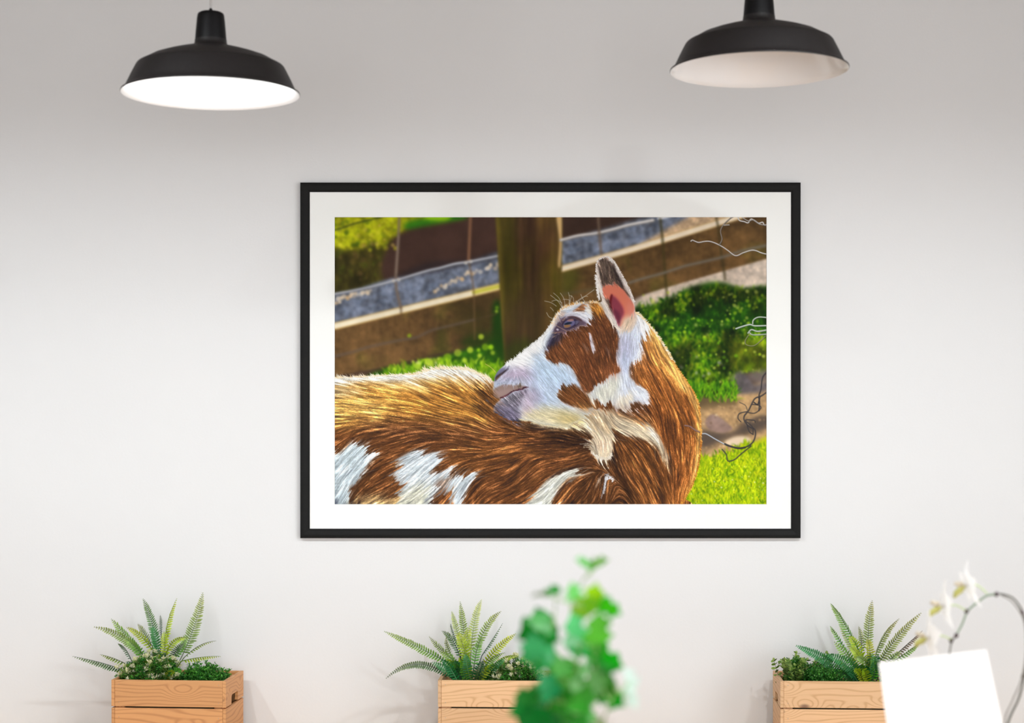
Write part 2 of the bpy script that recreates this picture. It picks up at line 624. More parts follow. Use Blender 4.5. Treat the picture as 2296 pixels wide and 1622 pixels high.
    discs(C, 60, (0, 60, 105, 145), 3, 8, [c(95, 80, 25), c(45, 40, 15), c(80, 95, 20), c(120, 90, 50)], .4, 6, 3)
    # blue shaded gravel both sides of the post
    fill(C, Wp([(-40, 430), (120, 380), (300, 325), (520, 285), (700, 240), (900, 190), (900, 380), (450, 480), (-40, 590)]), gravel, 2.5)
    fill(C, Wp([(500, 240), (700, 225), (880, 180), (880, 215), (720, 250), (520, 295), (330, 330), (320, 315)]), c(45, 38, 42), 4, .7)
    for a_, b_ in (((525, 398), (880, 252)), ((-10, 462), (190, 398))):
        for i in range(26):
            t = i / 25
            x = a_[0] + (b_[0] - a_[0]) * t + rs.normal(0, 5)
            y = a_[1] + (b_[1] - a_[1]) * t + rs.normal(0, 6) - 14 * math.sin(3.1 * t)
            p = Wp([(x, y)])[0]
            discs(C, 1, (p[0], p[1], p[0] + .1, p[1] + .1), 3, 5.5, [c(245, 222, 190), c(230, 190, 140), c(250, 235, 215)], .9, i, 2.5)
    fill(C, Wp([(1190, 95), (1700, -20), (2000, -60), (2010, 40), (1700, 140), (1190, 290)]), gravel, 2)
    fill(C, Wp([(1190, -20), (1720, -20), (1600, 10), (1400, 70), (1190, 115)]), c(66, 47, 38) * (0.8 + .4 * nb), 3)
    fill(C, Wp([(1620, 150), (1760, 65), (1880, 0), (1960, -40), (2200, -40), (2000, 50), (1760, 120)]), warm, 3)
    # sunlit stones + grass right
    fill(C, Wp([(1560, 470), (1700, 385), (2000, 300), (2340, 200), (2340, 480), (1560, 560)]), c(228, 208, 188) * (0.72 + .45 * fbm(8, 77)[..., None]), 2.5)
    # rails
    def rail(poly, seed):
        t = c(112, 82, 46) * (0.62 + 0.6 * fbm(70, seed)[..., None]) * (0.8 + 0.4 * fbm(9, seed + 1, 1.2, 1)[..., None])
        t = t + c(-6, 22, -10) * np.clip(fbm(80, seed + 5)[..., None] - .5, 0, 1) * 2
        t = t * (0.88 + .24 * fbm(16, seed + 9, .5, 2.2)[..., None])
        fill(C, Wp(poly), t, 1.6, sm=False)
    rail([(-20, 590), (880, 372), (900, 655), (560, 722), (280, 790), (180, 812), (-20, 848)], 101)
    rail([(1190, 285), (1420, 225), (1800, 112), (2200, -10), (2340, -20), (2340, 208), (1950, 318), (1590, 425), (1400, 470), (1190, 520)], 140)
    fill(C, Wp([(640, 440), (880, 390), (890, 560), (860, 640), (700, 660)]), c(58, 46, 22), 12, .6)
    fill(C, Wp([(1200, 285), (1290, 270), (1280, 380), (1200, 420)]), c(84, 88, 24), 9, .7)
    def lit(pts, w, edge=c(190, 140, 60), core=c(255, 243, 214)):
        line(C, Wp(pts), edge, w * 1.15, 1.6, .9)
        line(C, Wp(pts), c(246, 216, 156), w * 1.0, 1.2)
        line(C, Wp(pts), core, w * .7, 1.2)
        line(C, Wp(pts), core, w * .5, .8)
    lit([(-20, 585), (200, 532), (500, 460), (700, 412), (878, 368)], 13.5)
    line(C, Wp([(740, 400), (878, 367)]), c(205, 200, 50), 9, 1.6, .85)
    lit([(1195, 278), (1400, 222), (1600, 165), (1800, 104), (2000, 42), (2180, -15)], 13.0, c(165, 120, 70), c(255, 238, 212))
    # grass under the left rail
    gm = mask(Wp([(200, 830), (420, 775), (640, 720), (720, 690), (780, 680), (900, 650), (940, 900), (200, 900)]), 3)
    fill(C, None, c(44, 96, 8) * (0.5 + .9 * fbm(14, 61)[..., None]), m=gm)
    fill(C, Wp([(840, 470), (885, 470), (905, 760), (850, 700)]), c(22, 62, 6), 4, .9)
    fill(C, Wp([(690, 640), (890, 600), (900, 670), (700, 690)]), c(30, 60, 8), 6, .7)
    blades(C, 500, (110, 330, 380, 372), 8, 22, [c(150, 200, 20), c(95, 150, 10), c(190, 215, 50), c(60, 120, 6)], 9, 2.0, where=gm)
    for x, y, r in ((398, 630, 11), (778, 635, 15), (720, 705, 17), (800, 690, 18), (830, 690, 14), (765, 705, 10), (770, 735, 12), (655, 720, 20), (600, 745, 22), (690, 760, 14), (560, 760, 18), (500, 770, 20), (440, 790, 18), (840, 720, 12), (862, 480, 9), (860, 500, 9)):
        p = Wp([(x, y)])[0]
        discs(C, 1, (p[0], p[1], p[0] + .1, p[1] + .1), r / S, r / S + .1, [c(165, 215, 25), c(200, 225, 60)], .95, int(x), 2)
    discs(C, 22, (170, 318, 250, 350), 2, 5, [c(210, 215, 90), c(235, 225, 170), c(140, 190, 30)], .6, 8, 2)
    # wires left
    g1 = c(132, 112, 96)
    line(C, Wp([(345, -10), (338, 150), (326, 340), (345, 450), (353, 480)]), g1, 6.0, 1.2, .9)
    line(C, Wp([(341, 100), (336, 150), (330, 300)]), c(160, 145, 130), 2.5, 1.2, .7)
    line(C, Wp([(353, 480), (362, 640), (368, 800)]), c(112, 82, 46), 4.5, 1.5, .7)
    line(C, Wp([(722, -10), (716, 140), (712, 240)]), c(150, 106, 76), 6.5, 1.2, .9)
    line(C, Wp([(714, 240), (738, 380), (742, 520), (744, 650)]), c(120, 88, 56), 4, 1.5, .7)
    line(C, Wp([(-10, 412), (170, 378), (325, 338), (400, 315), (500, 285), (560, 272), (640, 250), (720, 238), (874, 206)]), c(120, 122, 130), 6.0, 1.0)
    line(C, Wp([(-10, 410), (170, 375), (325, 335), (400, 312), (500, 282), (560, 269), (640, 247), (720, 235), (874, 204)]), c(205, 208, 215), 3.6, .9)
    for x, y in ((312, 338), (340, 332), (695, 243), (722, 236)):
        p = Wp([(x, y)])[0]
        discs(C, 2, (p[0] - 1, p[1] - 1, p[0] + 1, p[1] + 1), 3, 4, [c(225, 222, 220), c(200, 190, 180)], .9, 4, 1.5)
    line(C, Wp([(-10, 742), (100, 715), (180, 690), (340, 655), (430, 640), (470, 622), (520, 600), (620, 575), (740, 545)]), c(98, 82, 68), 5.5, 1.3, .85)
    line(C, Wp([(750, 543), (860, 515)]), c(80, 62, 40), 4, 1.6, .6)
    line(C, Wp([(-10, 72), (60, 52), (110, 34), (200, 12), (260, -4)]), c(50, 62, 20), 3.5, 1.0, .85)
    # post
    post = Wp([(852, -30), (1208, -30), (1208, 250), (1200, 420), (1190, 560), (1150, 720), (1000, 800), (905, 800), (888, 560), (872, 260)])
    t = c(84, 62, 34) * (0.6 + .75 * fbm(26, 200, .35, 4)[..., None]) * (0.8 + .4 * fbm(60, 205)[..., None])
    t = t + c(2, 12, -10) * (fbm(70, 207, .7, 2)[..., None] - .35) * 3
    pm = fill(C, post, t, 1.4, sm=False)
    ex = (xx - (362 + (yy / 340) * 14))
    fill(C, None, c(120, 104, 32), m=pm * np.exp(-((ex - 3) / 9) ** 2) * .75)
    fill(C, None, c(60, 52, 18), m=pm * np.exp(-((ex - 30) / 22) ** 2) * .5)
    fill(C, None, c(46, 34, 18), m=pm * np.exp(-((ex - 78) / 18) ** 2) * .45)
    fill(C, None, c(120, 84, 44), m=pm * np.exp(-((ex - 112) / 14) ** 2) * .45)
    fill(C, Wp([(1176, -20), (1204, -20), (1206, 140), (1198, 260), (1186, 250), (1192, 130)]), c(232, 192, 128), 1.4, .95)
    fill(C, Wp([(890, 700), (1010, 640), (1060, 700), (900, 790)]), c(46, 62, 14), 8, .6)
    # right wires
    line(C, Wp([(1200, 124), (1290, 100), (1390, 87), (1480, 66), (1560, 44), (1690, 18)]), c(150, 140, 130), 6.6, 1.0)
    line(C, Wp([(1200, 122), (1290, 98), (1390, 84), (1480, 63), (1560, 41), (1690, 16)]), c(245, 242, 240), 4.2, .8)
    line(C, Wp([(1718, 8), (1790, -6)]), c(245, 244, 245), 5, .9)
    line(C, Wp([(1398, -5), (1405, 85), (1415, 195)]), c(120, 98, 80), 6, 1.5, .8)
    line(C, Wp([(1728, 10), (1740, 120), (1752, 280), (1765, 430)]), c(66, 58, 26), 5.5, 1.6, .75)
    line(C, Wp([(2022, -5), (2036, 60), (2050, 180), (2072, 330)]), c(70, 60, 32), 5, 1.5, .75)
    line(C, Wp([(1560, 350), (1640, 325), (1740, 298), (1850, 262), (1900, 250), (2060, 212), (2160, 180), (2310, 146)]), c(120, 116, 106), 5.5, 1.4, .85)
    line(C, Wp([(1212, 408), (1300, 396), (1395, 378)]), c(96, 88, 60), 6, 2, .7)
    # grass field right
    gmask = mask(Wp([(1580, 490), (1680, 470), (1780, 430), (1900, 370), (2040, 345), (2160, 380), (2340, 400), (2340, 800), (2250, 810), (2160, 830), (2110, 900), (2130, 960), (2050, 975), (1960, 960), (1900, 930), (1800, 800), (1600, 560)]), 4)
    fill(C, None, c(40, 96, 6) * (0.45 + .9 * fbm(30, 300)[..., None]), m=gmask)
    fill(C, Wp([(1700, 540), (1900, 500), (2200, 500), (2280, 560), (2150, 640), (1950, 650), (1760, 640)]), c(18, 62, 8), 12, .75)
    dk = [c(30, 84, 6), c(50, 110, 8), c(22, 66, 10), c(70, 130, 12)]
    br = [c(140, 190, 14), c(175, 210, 20), c(95, 160, 8), c(205, 220, 40), c(120, 175, 10)]
    blades(C, 1300, (680, 170, 973, 330), 8, 22, dk, 310, 1.6, where=gmask)
    edge = mask(Wp([(1590, 560), (1680, 500), (1850, 430), (2040, 380), (2340, 430), (2340, 480), (2040, 450), (1850, 500), (1640, 590)]), 4)
    blades(C, 800, (670, 150, 973, 250), 8, 20, br, 311, 1.5, a=.8, where=edge)
    low = mask(Wp([(1760, 660), (1950, 640), (2150, 620), (2340, 640), (2340, 800), (2150, 830), (2100, 930), (1900, 900)]), 8)
    blades(C, 1500, (740, 260, 973, 400), 7, 20, br + dk[:2], 312, 1.7, a=.85, where=low)
    discs(C, 150, (745, 230, 960, 385), 1.5, 4.5, br + [c(225, 235, 120)], .6, 313, 1.5)
    discs(C, 26, (760, 300, 900, 390), 2, 5, [c(240, 245, 225), c(225, 225, 190)], .75, 314, 1.5)
    fill(C, Wp([(2150, 690), (2220, 650), (2296, 660), (2296, 790), (2180, 800)]), c(185, 205, 20), 8, .55)
    blades(C, 220, (890, 290, 973, 350), 14, 30, [c(215, 225, 40), c(170, 200, 20), c(120, 170, 12)], 315, 1.8)
    shade = np.clip(1.35 - 1.5 * fbm(34, 330), .35, 1)[..., None]
    C[:] = C * (1 - gmask[..., None]) + C * shade * gmask[..., None]
    C[:] = blur(C, 1.2)
    discs(C, 130, (700, 215, 965, 390), 1.5, 4.2, [c(150, 205, 20), c(190, 220, 40), c(120, 185, 14), c(215, 230, 90)], .8, 331, 1.3)
    discs(C, 60, (690, 165, 973, 215), 2, 5, [c(190, 215, 30), c(160, 200, 20), c(225, 225, 110)], .5, 332, 2)
    # dirt, stones
    dirt = c(206, 166, 116) * (0.7 + .5 * fbm(12, 400)[..., None])
    fill(C, Wp([(1900, 990), (2050, 960), (2140, 930), (2200, 900), (2340, 880), (2340, 1240), (2200, 1240), (2050, 1290), (1900, 1330)]), dirt, 4)
    fill(C, Wp([(1900, 930), (2000, 950), (2120, 950), (2150, 985), (2000, 1010), (1900, 1010)]), c(92, 76, 50), 6, .85)
    fill(C, Wp([(2100, 860), (2140, 820), (2190, 840), (2230, 890), (2296, 870), (2296, 920), (2160, 940), (2110, 920)]), c(104, 96, 98) * (0.7 + .5 * gx), 3, .95)
    fill(C, Wp([(2190, 830), (2296, 810), (2296, 870), (2230, 880)]), c(120, 108, 104), 4, .8)
    fill(C, Wp([(1930, 1130), (2100, 1140), (2180, 1080), (2296, 1050), (2296, 1120), (2200, 1150), (2080, 1180), (1950, 1230)]), c(84, 72, 64), 5, .92)
    fill(C, Wp([(1965, 1090), (1985, 1055), (2020, 1050), (2080, 1090), (2110, 1125), (2060, 1145), (1990, 1130)]), c(152, 124, 112) * (0.8 + .4 * gx), 1.8)
    fill(C, Wp([(1985, 1062), (2020, 1055), (2070, 1088), (2030, 1085)]), c(172, 146, 136), 3, .7)
    fill(C, Wp([(2070, 1195), (2120, 1168), (2180, 1165), (2210, 1185), (2160, 1212), (2100, 1215)]), c(242, 216, 184), 2.2)
    discs(C, 60, (830, 425, 973, 470), 1, 3.2, [c(240, 210, 165), c(120, 95, 70), c(225, 180, 120)], .6, 403, 1.5)
    discs(C, 50, (835, 510, 973, 540), 1, 3.2, [c(240, 210, 165), c(150, 115, 80), c(225, 180, 120)], .6, 404, 1.5)
    blades(C, 240, (790, 380, 905, 418), 12, 34, [c(60, 130, 10), c(110, 175, 14), c(40, 100, 8), c(150, 200, 24)], 405, 1.6)
    # bright grass bottom right
    bm = mask(Wp([(1800, 1330), (1950, 1280), (2060, 1270), (2200, 1210), (2340, 1190), (2340, 1600), (1780, 1600)]), 4)
    fill(C, None, c(186, 202, 8) * (0.66 + .6 * fbm(26, 420)[..., None]), m=bm)
    blades(C, 3200, (770, 515, 975, 665), 7, 22, [c(200, 222, 10), c(226, 232, 16), c(160, 196, 10), c(110, 160, 6), c(236, 238, 30), c(190, 215, 8), c(84, 136, 6)], 421, 1.5, lean=.45, where=bm)
    discs(C, 26, (800, 540, 970, 645), .8, 2.0, [c(250, 250, 235)], .8, 422, 1)
    discs(C, 500, (0, 0, 973, 648), .6, 1.2, [c(255, 255, 255), c(0, 0, 0)], .04, 423, 1)

    soft_bg = np.clip((yy - 500) / 60, 0, 1) * np.clip((xx - 740) / 40, 0, 1)
    soft_bg = soft_bg[..., None]
    C[:] = blur(C, 1.5) * (1 - soft_bg) + blur(C, .8) * soft_bg
    C *= (0.93 + .14 * fbm(40, 430)[..., None])
    # ---- goat: flat colour map first -------------------------------------------
    sil = Wp([(-120, 856), (-60, 854), (150, 846), (280, 838), (430, 830), (500, 808), (560, 800), (640, 803), (700, 806), (760, 826), (820, 852), (846, 872),
              (852, 845), (870, 815), (905, 785), (950, 755), (1000, 715), (1060, 670), (1115, 620), (1145, 575), (1165, 530), (1195, 498), (1240, 470),
              (1300, 455), (1360, 448), (1405, 452), (1418, 440), (1400, 380), (1391, 320), (1388, 270), (1398, 230), (1425, 213), (1460, 216), (1490, 240),
              (1515, 285), (1545, 340), (1580, 410), (1592, 460), (1600, 510), (1640, 540), (1680, 580), (1720, 640), (1760, 700), (1790, 760), (1830, 820),
              (1880, 890), (1920, 960), (1938, 1040), (1944, 1120), (1945, 1200), (1935, 1290), (1915, 1380), (1895, 1440), (1862, 1490), (1830, 1545),
              (1000, 1600), (-60, 1600), (-120, 1590)])
    gm = mask(sil, .7)
    B = np.zeros((PH, PW, 3), np.float32)
    B[:] = c(116, 67, 31)
    B *= 0.88 + .28 * fbm(60, 500)[..., None]
    f = lambda p, col, soft=2.0, a=1.0: fill(B, p, col, soft, a)
    # body light and shade
    f(Wp([(-60, 800), (500, 780), (860, 860), (860, 1000), (760, 1090), (560, 1080), (300, 1070), (-60, 1110)]), c(190, 128, 54), 14, .95)
    f(Wp([(-60, 900), (160, 930), (330, 1000), (250, 1060), (-60, 1080)]), c(226, 176, 96), 14, .8)
    f(Wp([(-60, 820), (460, 810), (700, 840), (780, 900), (600, 880), (400, 905), (150, 890), (-60, 930)]), c(240, 200, 130), 8, .85)
    f(Wp([(-60, 780), (500, 780), (700, 790), (840, 850), (848, 880), (780, 860), (640, 845), (500, 848), (300, 872), (150, 868), (-60, 885)]), c(255, 250, 238), 4, .95)
    f(Wp([(-60, 925), (60, 915), (150, 925), (60, 940), (-60, 945)]), c(255, 240, 205), 4, .7)
    f(Wp([(760, 900), (845, 920), (850, 1010), (800, 990)]), c(96, 56, 24), 6, .9)
    f(Wp([(800, 1000), (860, 1060), (960, 1090), (900, 1110), (790, 1060)]), c(120, 70, 28), 5, .8)
    f(Wp([(200, 1080), (500, 1120), (800, 1110), (700, 1170), (350, 1180), (100, 1160)]), c(104, 64, 36), 14, .7)
    f(Wp([(880, 1085), (1000, 1075), (1130, 1110), (1290, 1120), (1370, 1160), (1350, 1260), (1250, 1220), (1100, 1160), (950, 1130)]), c(66, 38, 18), 8, .9)
    f(Wp([(1330, 1250), (1480, 1280), (1500, 1400), (1560, 1560), (1280, 1560), (1320, 1400)]), c(84, 48, 22), 10, .75)
    f(Wp([(1475, 1190), (1500, 1200), (1530, 1330), (1600, 1500), (1560, 1520), (1490, 1350), (1468, 1280)]), c(52, 28, 12), 5, .85)
    f(Wp([(560, 1200), (900, 1180), (1100, 1260), (900, 1330), (650, 1320)]), c(140, 84, 36), 16, .5)
    # neck
    f(Wp([(1500, 1170), (1640, 1180), (1750, 1300), (1800, 1440), (1800, 1560), (1640, 1560), (1560, 1380)]), c(128, 74, 30), 8, .9)
    f(Wp([(1600, 560), (1700, 600), (1800, 760), (1900, 900), (1950, 1050), (1955, 1250), (1900, 1450), (1840, 1560), (1780, 1560), (1790, 1350), (1740, 1180), (1660, 1060), (1640, 950), (1600, 850), (1600, 760), (1640, 660)]), c(168, 96, 38), 5, .95)
    f(Wp([(1660, 950), (1760, 1000), (1830, 1150), (1840, 1400), (1790, 1460), (1790, 1330), (1740, 1180), (1670, 1070)]), c(124, 66, 26), 10, .7)
    f(Wp([(1640, 600), (1720, 660), (1800, 790), (1870, 900), (1840, 920), (1760, 830), (1660, 740)]), c(216, 156, 84), 7, .7)
    f(Wp([(1620, 530), (1700, 600), (1790, 745), (1900, 910), (1945, 1050), (1950, 1240), (1900, 1440), (1880, 1440), (1915, 1260), (1918, 1080), (1880, 950), (1800, 830), (1710, 680), (1640, 590)]), c(238, 186, 104), 3.5, .8)
    f(Wp([(1600, 700), (1660, 760), (1700, 850), (1640, 850), (1580, 780)]), c(180, 112, 56), 6, .6)
    wht, blu, crm = c(232, 236, 242), c(190, 204, 224), c(222, 208, 160)
    # body white patches
    f(Wp([(45, 1240), (95, 1190), (150, 1215), (185, 1260), (165, 1320), (140, 1385), (105, 1405), (75, 1450), (95, 1500), (60, 1560), (-40, 1560), (-40, 1310)]), c(206, 220, 226), 2.2)
    f(Wp([(300, 1310), (420, 1235), (470, 1255), (545, 1255), (560, 1300), (520, 1360), (600, 1345), (620, 1370), (590, 1400), (660, 1368), (732, 1385), (712, 1430), (690, 1470), (660, 1560), (610, 1560), (620, 1480), (565, 1450), (525, 1480), (500, 1560), (320, 1560), (350, 1450), (330, 1420), (300, 1370), (350, 1330)]), c(208, 218, 224), 2.2)
    f(Wp([(340, 1480), (430, 1420), (500, 1430), (470, 1560), (330, 1560)]), c(214, 208, 178), 6, .7)
    f(Wp([(520, 1420), (600, 1380), (600, 1440), (560, 1460)]), c(120, 84, 60), 3, .7)
    f(Wp([(1285, 1330), (1200, 1350), (1120, 1400), (1055, 1470), (1000, 1560), (1120, 1560), (1180, 1455), (1225, 1395), (1288, 1375)]), c(214, 214, 202), 2.0)
    f(Wp([(1445, 1348), (1456, 1380), (1442, 1430), (1425, 1448), (1432, 1390)]), c(220, 220, 224), 1.0)
    f(Wp([(1415, 1368), (1404, 1415), (1382, 1440), (1400, 1385)]), c(190, 170, 150), 1.2, .9)
    f(Wp([(80, 1510), (160, 1480), (300, 1490), (310, 1560), (60, 1560)]), c(196, 168, 118), 6, .8)
    # throat
    f(Wp([(1320, 1040), (1400, 1015), (1500, 1030), (1600, 1060), (1665, 1090), (1705, 1140), (1745, 1210), (1768, 1270), (1790, 1340), (1735, 1260), (1690, 1205), (1620, 1172), (1530, 1160), (1480, 1180), (1440, 1190), (1375, 1170), (1335, 1130), (1280, 1105), (1300, 1065)]), c(212, 194, 164), 2.5)
    f(Wp([(1330, 1060), (1420, 1050), (1500, 1100), (1440, 1140), (1380, 1120)]), c(186, 160, 126), 5, .8)
    f(Wp([(1640, 1080), (1700, 1140), (1740, 1200), (1700, 1180), (1640, 1110)]), c(228, 222, 214), 3, .8)
    f(Wp([(1380, 1155), (1360, 1200), (1358, 1235), (1380, 1272), (1420, 1288), (1450, 1284), (1470, 1262), (1472, 1200), (1455, 1160)]), c(226, 206, 176), 1.6)
    f(Wp([(1395, 1190), (1430, 1170), (1450, 1200), (1430, 1240), (1400, 1230)]), c(232, 198, 166), 4, .6)
    # head base white
    f(Fp([(60, 1270), (75, 1170), (90, 1105), (150, 1045), (200, 990), (270, 955), (350, 890), (430, 835), (480, 775), (540, 725), (575, 680), (600, 600), (640, 550), (700, 510), (780, 478), (850, 465), (930, 455), (1050, 440), (1200, 740), (1210, 900), (1200, 1060), (1210, 1160), (1100, 1400), (960, 1480), (870, 1545), (760, 1602), (640, 1612), (500, 1592), (400, 1562), (300, 1548), (240, 1562), (150, 1522), (75, 1470), (80, 1415), (130, 1355), (80, 1320)]), c(204, 214, 228), 1.2)
    f(Fp([(130, 1060), (350, 880), (480, 770), (590, 640), (620, 690), (560, 760), (520, 850), (480, 930), (380, 1000), (330, 1060), (220, 1060)]), c(250, 248, 246), 5, .9)
    f(Fp([(330, 1030), (420, 990), (460, 1040), (360, 1070), (250, 1070)]), c(255, 252, 250), 6, .9)
    f(Fp([(480, 940), (560, 990), (700, 1040), (800, 1180), (700, 1200), (500, 1150), (440, 1040)]), c(206, 222, 236), 9, .8)
    f(Fp([(190, 1100), (330, 1080), (420, 1110), (330, 1160), (200, 1190), (130, 1190)]), c(196, 182, 200), 7, .75)
    f(Fp([(330, 1270), (420, 1260), (480, 1330), (400, 1420), (320, 1400)]), c(200, 188, 200), 7, .7)
    f(Fp([(300, 1480), (330, 1400), (420, 1420), (380, 1500), (310, 1540)]), c(196, 170, 176), 6, .6)
    f(Fp([(330, 1490), (480, 1430), (680, 1440), (880, 1510), (840, 1560), (760, 1604), (620, 1612), (500, 1592), (400, 1562), (320, 1545)]), c(222, 208, 166), 7, .95)
    f(Fp([(640, 1470), (800, 1490), (870, 1530), (780, 1560), (620, 1530)]), c(206, 186, 122), 8, .6)
    # white behind ear / cheek tuft
    f(Fp([(1340, 470), (1420, 540), (1490, 660), (1450, 760), (1400, 850), (1400, 960), (1340, 1010), (1300, 1120), (1370, 1220), (1470, 1290), (1450, 1420), (1380, 1380), (1290, 1430), (1200, 1462), (1150, 1420), (1110, 1390), (1000, 1400), (920, 1330), (990, 1250), (1080, 1180), (1130, 1120), (1215, 1105), (1185, 1000), (1180, 900), (1205, 800), (1190, 700)]), c(212, 218, 232), 2.2)
    f(Fp([(1360, 500), (1440, 590), (1490, 680), (1430, 760), (1390, 700)]), c(255, 252, 250), 4, .95)
    f(Fp([(1220, 800), (1300, 790), (1340, 900), (1280, 960), (1220, 900)]), c(196, 190, 204), 6, .6)
    f(Fp([(960, 1300), (1080, 1200), (1210, 1130), (1200, 1290), (1130, 1390), (1010, 1380)]), c(226, 222, 200), 6, .8)
    f(Fp([(1200, 1330), (1330, 1290), (1330, 1370), (1230, 1440), (1170, 1420)]), c(232, 218, 192), 5, .8)
    f(Fp([(1330, 1260), (1440, 1290), (1440, 1400), (1400, 1370)]), c(238, 242, 248), 4, .8)
    f(Fp([(1110, 1440), (1200, 1470), (1300, 1440), (1460, 1430), (1500, 1560), (1380, 1560), (1200, 1500)]), c(134, 86, 46), 5, .9)
    # brown face patches
    brn = c(124, 70, 36)
    f(Fp([(535, 975), (555, 890), (600, 825), (650, 765), (760, 735), (880, 690), (940, 650), (965, 600), (950, 530), (930, 470), (1000, 470), (1060, 540), (1110, 620), (1160, 690), (1200, 780), (1200, 870), (1178, 950), (1195, 1040), (1218, 1110), (1130, 1120), (1080, 1190), (1000, 1240), (930, 1310), (880, 1280), (835, 1190), (790, 1090), (710, 1030), (660, 1010), (625, 1040), (590, 1015)]), brn, 1.6)
    f(Fp([(1050, 700), (1150, 760), (1190, 880), (1170, 1000), (1080, 960), (1040, 820)]), c(98, 54, 28), 9, .7)
    f(Fp([(560, 920), (700, 860), (820, 900), (700, 960)]), c(150, 88, 46), 9, .5)
    f(Fp([(800, 1000), (950, 980), (1000, 1120), (900, 1180)]), c(108, 58, 28), 9, .6)
    f(Fp([(1080, 1060), (1180, 1050), (1210, 1110), (1100, 1150)]), c(164, 92, 50), 6, .7)
    f(Fp([(940, 470), (1010, 465), (1070, 540), (1030, 600), (960, 560)]), c(208, 140, 54), 5, .85)
    f(Fp([(650, 1320), (680, 1235), (700, 1215), (740, 1250), (780, 1215), (860, 1265), (935, 1335), (960, 1370), (1010, 1375), (1060, 1410), (1130, 1400), (1150, 1440), (1040, 1445), (900, 1440), (780, 1420), (690, 1380)]), c(128, 74, 34), 1.8)
    f(Fp([(820, 1390), (930, 1400), (1010, 1460), (900, 1470), (800, 1430)]), c(172, 120, 62), 5, .7)
    f(Fp([(915, 1300), (940, 1300), (985, 1390), (970, 1400)]), c(228, 220, 200), 2, .85)
    f(Fp([(545, 905), (575, 810), (610, 740), (640, 720), (690, 760), (670, 820), (620, 870), (565, 915)]), c(58, 50, 66), 3, .95)
    f(Fp([(545, 890), (580, 800), (610, 790), (590, 860)]), c(36, 34, 58), 3, .8)
    f(Fp([(942, 765), (955, 770), (975, 840), (992, 915), (978, 948), (955, 895), (945, 830)]), c(222, 216, 226), 1.0)
    f(Fp([(880, 860), (920, 890), (935, 930), (905, 900)]), c(180, 150, 140), 2, .6)
    f(Fp([(1090, 890), (1120, 900), (1118, 950), (1100, 930)]), c(180, 140, 120), 2, .5)
    # ear
    f(Fp([(1075, 470), (1030, 390), (1005, 280), (1000, 170), (1025, 90), (1070, 65), (1130, 75), (1180, 120), (1230, 220), (1290, 310), (1340, 400), (1362, 500), (1372, 620), (1330, 720), (1250, 760), (1190, 730), (1130, 640), (1090, 560)]), c(226, 214, 206), 1.2)
    f(Fp([(1012, 200), (1030, 100), (1075, 72), (1125, 90), (1165, 150), (1200, 230), (1250, 320), (1290, 390), (1310, 440), (1270, 400), (1190, 320), (1100, 310), (1060, 340), (1030, 270)]), c(104, 84, 72), 1.8)
    f(Fp([(1030, 110), (1090, 80), (1120, 150), (1100, 230), (1040, 220)]), c(122, 102, 90), 5, .7)
    f(Fp([(1140, 130), (1180, 190), (1250, 320), (1300, 420), (1270, 390), (1190, 270), (1150, 180)]), c(58, 48, 46), 2, .85)
    f(Fp([(1050, 350), (1075, 320), (1140, 310), (1200, 320), (1255, 365), (1300, 430), (1335, 480), (1345, 540), (1300, 610), (1262, 640), (1240, 680), (1215, 690), (1180, 610), (1140, 530), (1130, 470), (1070, 430), (1055, 390)]), c(222, 124, 98), 1.2)
    f(Fp([(1060, 430), (1130, 460), (1140, 520), (1170, 600), (1130, 560), (1080, 480)]), c(108, 84, 68), 2.2, .9)
    f(Fp([(1150, 410), (1200, 450), (1250, 530), (1255, 590), (1228, 640), (1216, 690), (1190, 640), (1140, 525), (1135, 450)]), c(160, 62, 82), 2.6, .95)
    f(Fp([(1140, 400), (1150, 410), (1142, 470), (1136, 530), (1124, 500), (1126, 440)]), c(120, 18, 28), 1.2, .95)
    f(Fp([(1150, 540), (1200, 560), (1225, 620), (1212, 680), (1180, 620)]), c(112, 40, 64), 2.6, .8)
    f(Fp([(1230, 660), (1260, 610), (1330, 580), (1360, 620), (1320, 710), (1250, 740), (1220, 710)]), c(228, 200, 172), 4, .95)
    f(Fp([(1290, 480), (1345, 500), (1350, 570), (1300, 610), (1280, 560)]), c(226, 140, 122), 4, .7)
    line(B, Fp([(1120, 70), (1170, 110), (1230, 210), (1295, 305), (1345, 400), (1365, 500)]), c(255, 250, 246), 4, .9)
    line(B, Fp([(1010, 180), (1020, 270), (1040, 380), (1075, 480), (1110, 570), (1150, 650), (1210, 730)]), c(238, 226, 216), 8, 1.6, .95)
    line(B, Fp([(1150, 690), (1190, 760), (1215, 800)]), c(66, 44, 36), 3, 1.2, .7)
    # forehead
    f(Ep([(300, 560), (340, 500), (430, 430), (520, 400), (500, 480), (440, 560), (380, 640), (330, 700), (290, 760), (300, 660)]), c(196, 160, 136), 2.2, .7)
    f(Ep([(250, 740), (310, 560), (420, 420), (560, 340), (760, 290), (900, 270), (760, 330), (600, 400), (470, 450), (370, 540), (320, 640)]), c(255, 252, 248), 1.6, .95)
    f(Ep([(640, 440), (740, 380), (830, 310), (890, 320), (880, 380), (840, 450), (740, 455)]), c(168, 104, 58), 1.6, .9)
    f(Ep([(890, 330), (960, 320), (980, 420), (960, 500), (890, 470)]), c(255, 248, 240), 2, .9)
    # eye
    f(Ep([(330, 790), (350, 700), (440, 590), (540, 520), (680, 520), (800, 570), (900, 620), (910, 655), (800, 700), (660, 760), (520, 820), (390, 840)]), c(112, 92, 106), 1.6, .95)
    f(Ep([(340, 720), (430, 620), (480, 640), (470, 740), (400, 790), (330, 800)]), c(92, 76, 96), 1.6, .8)
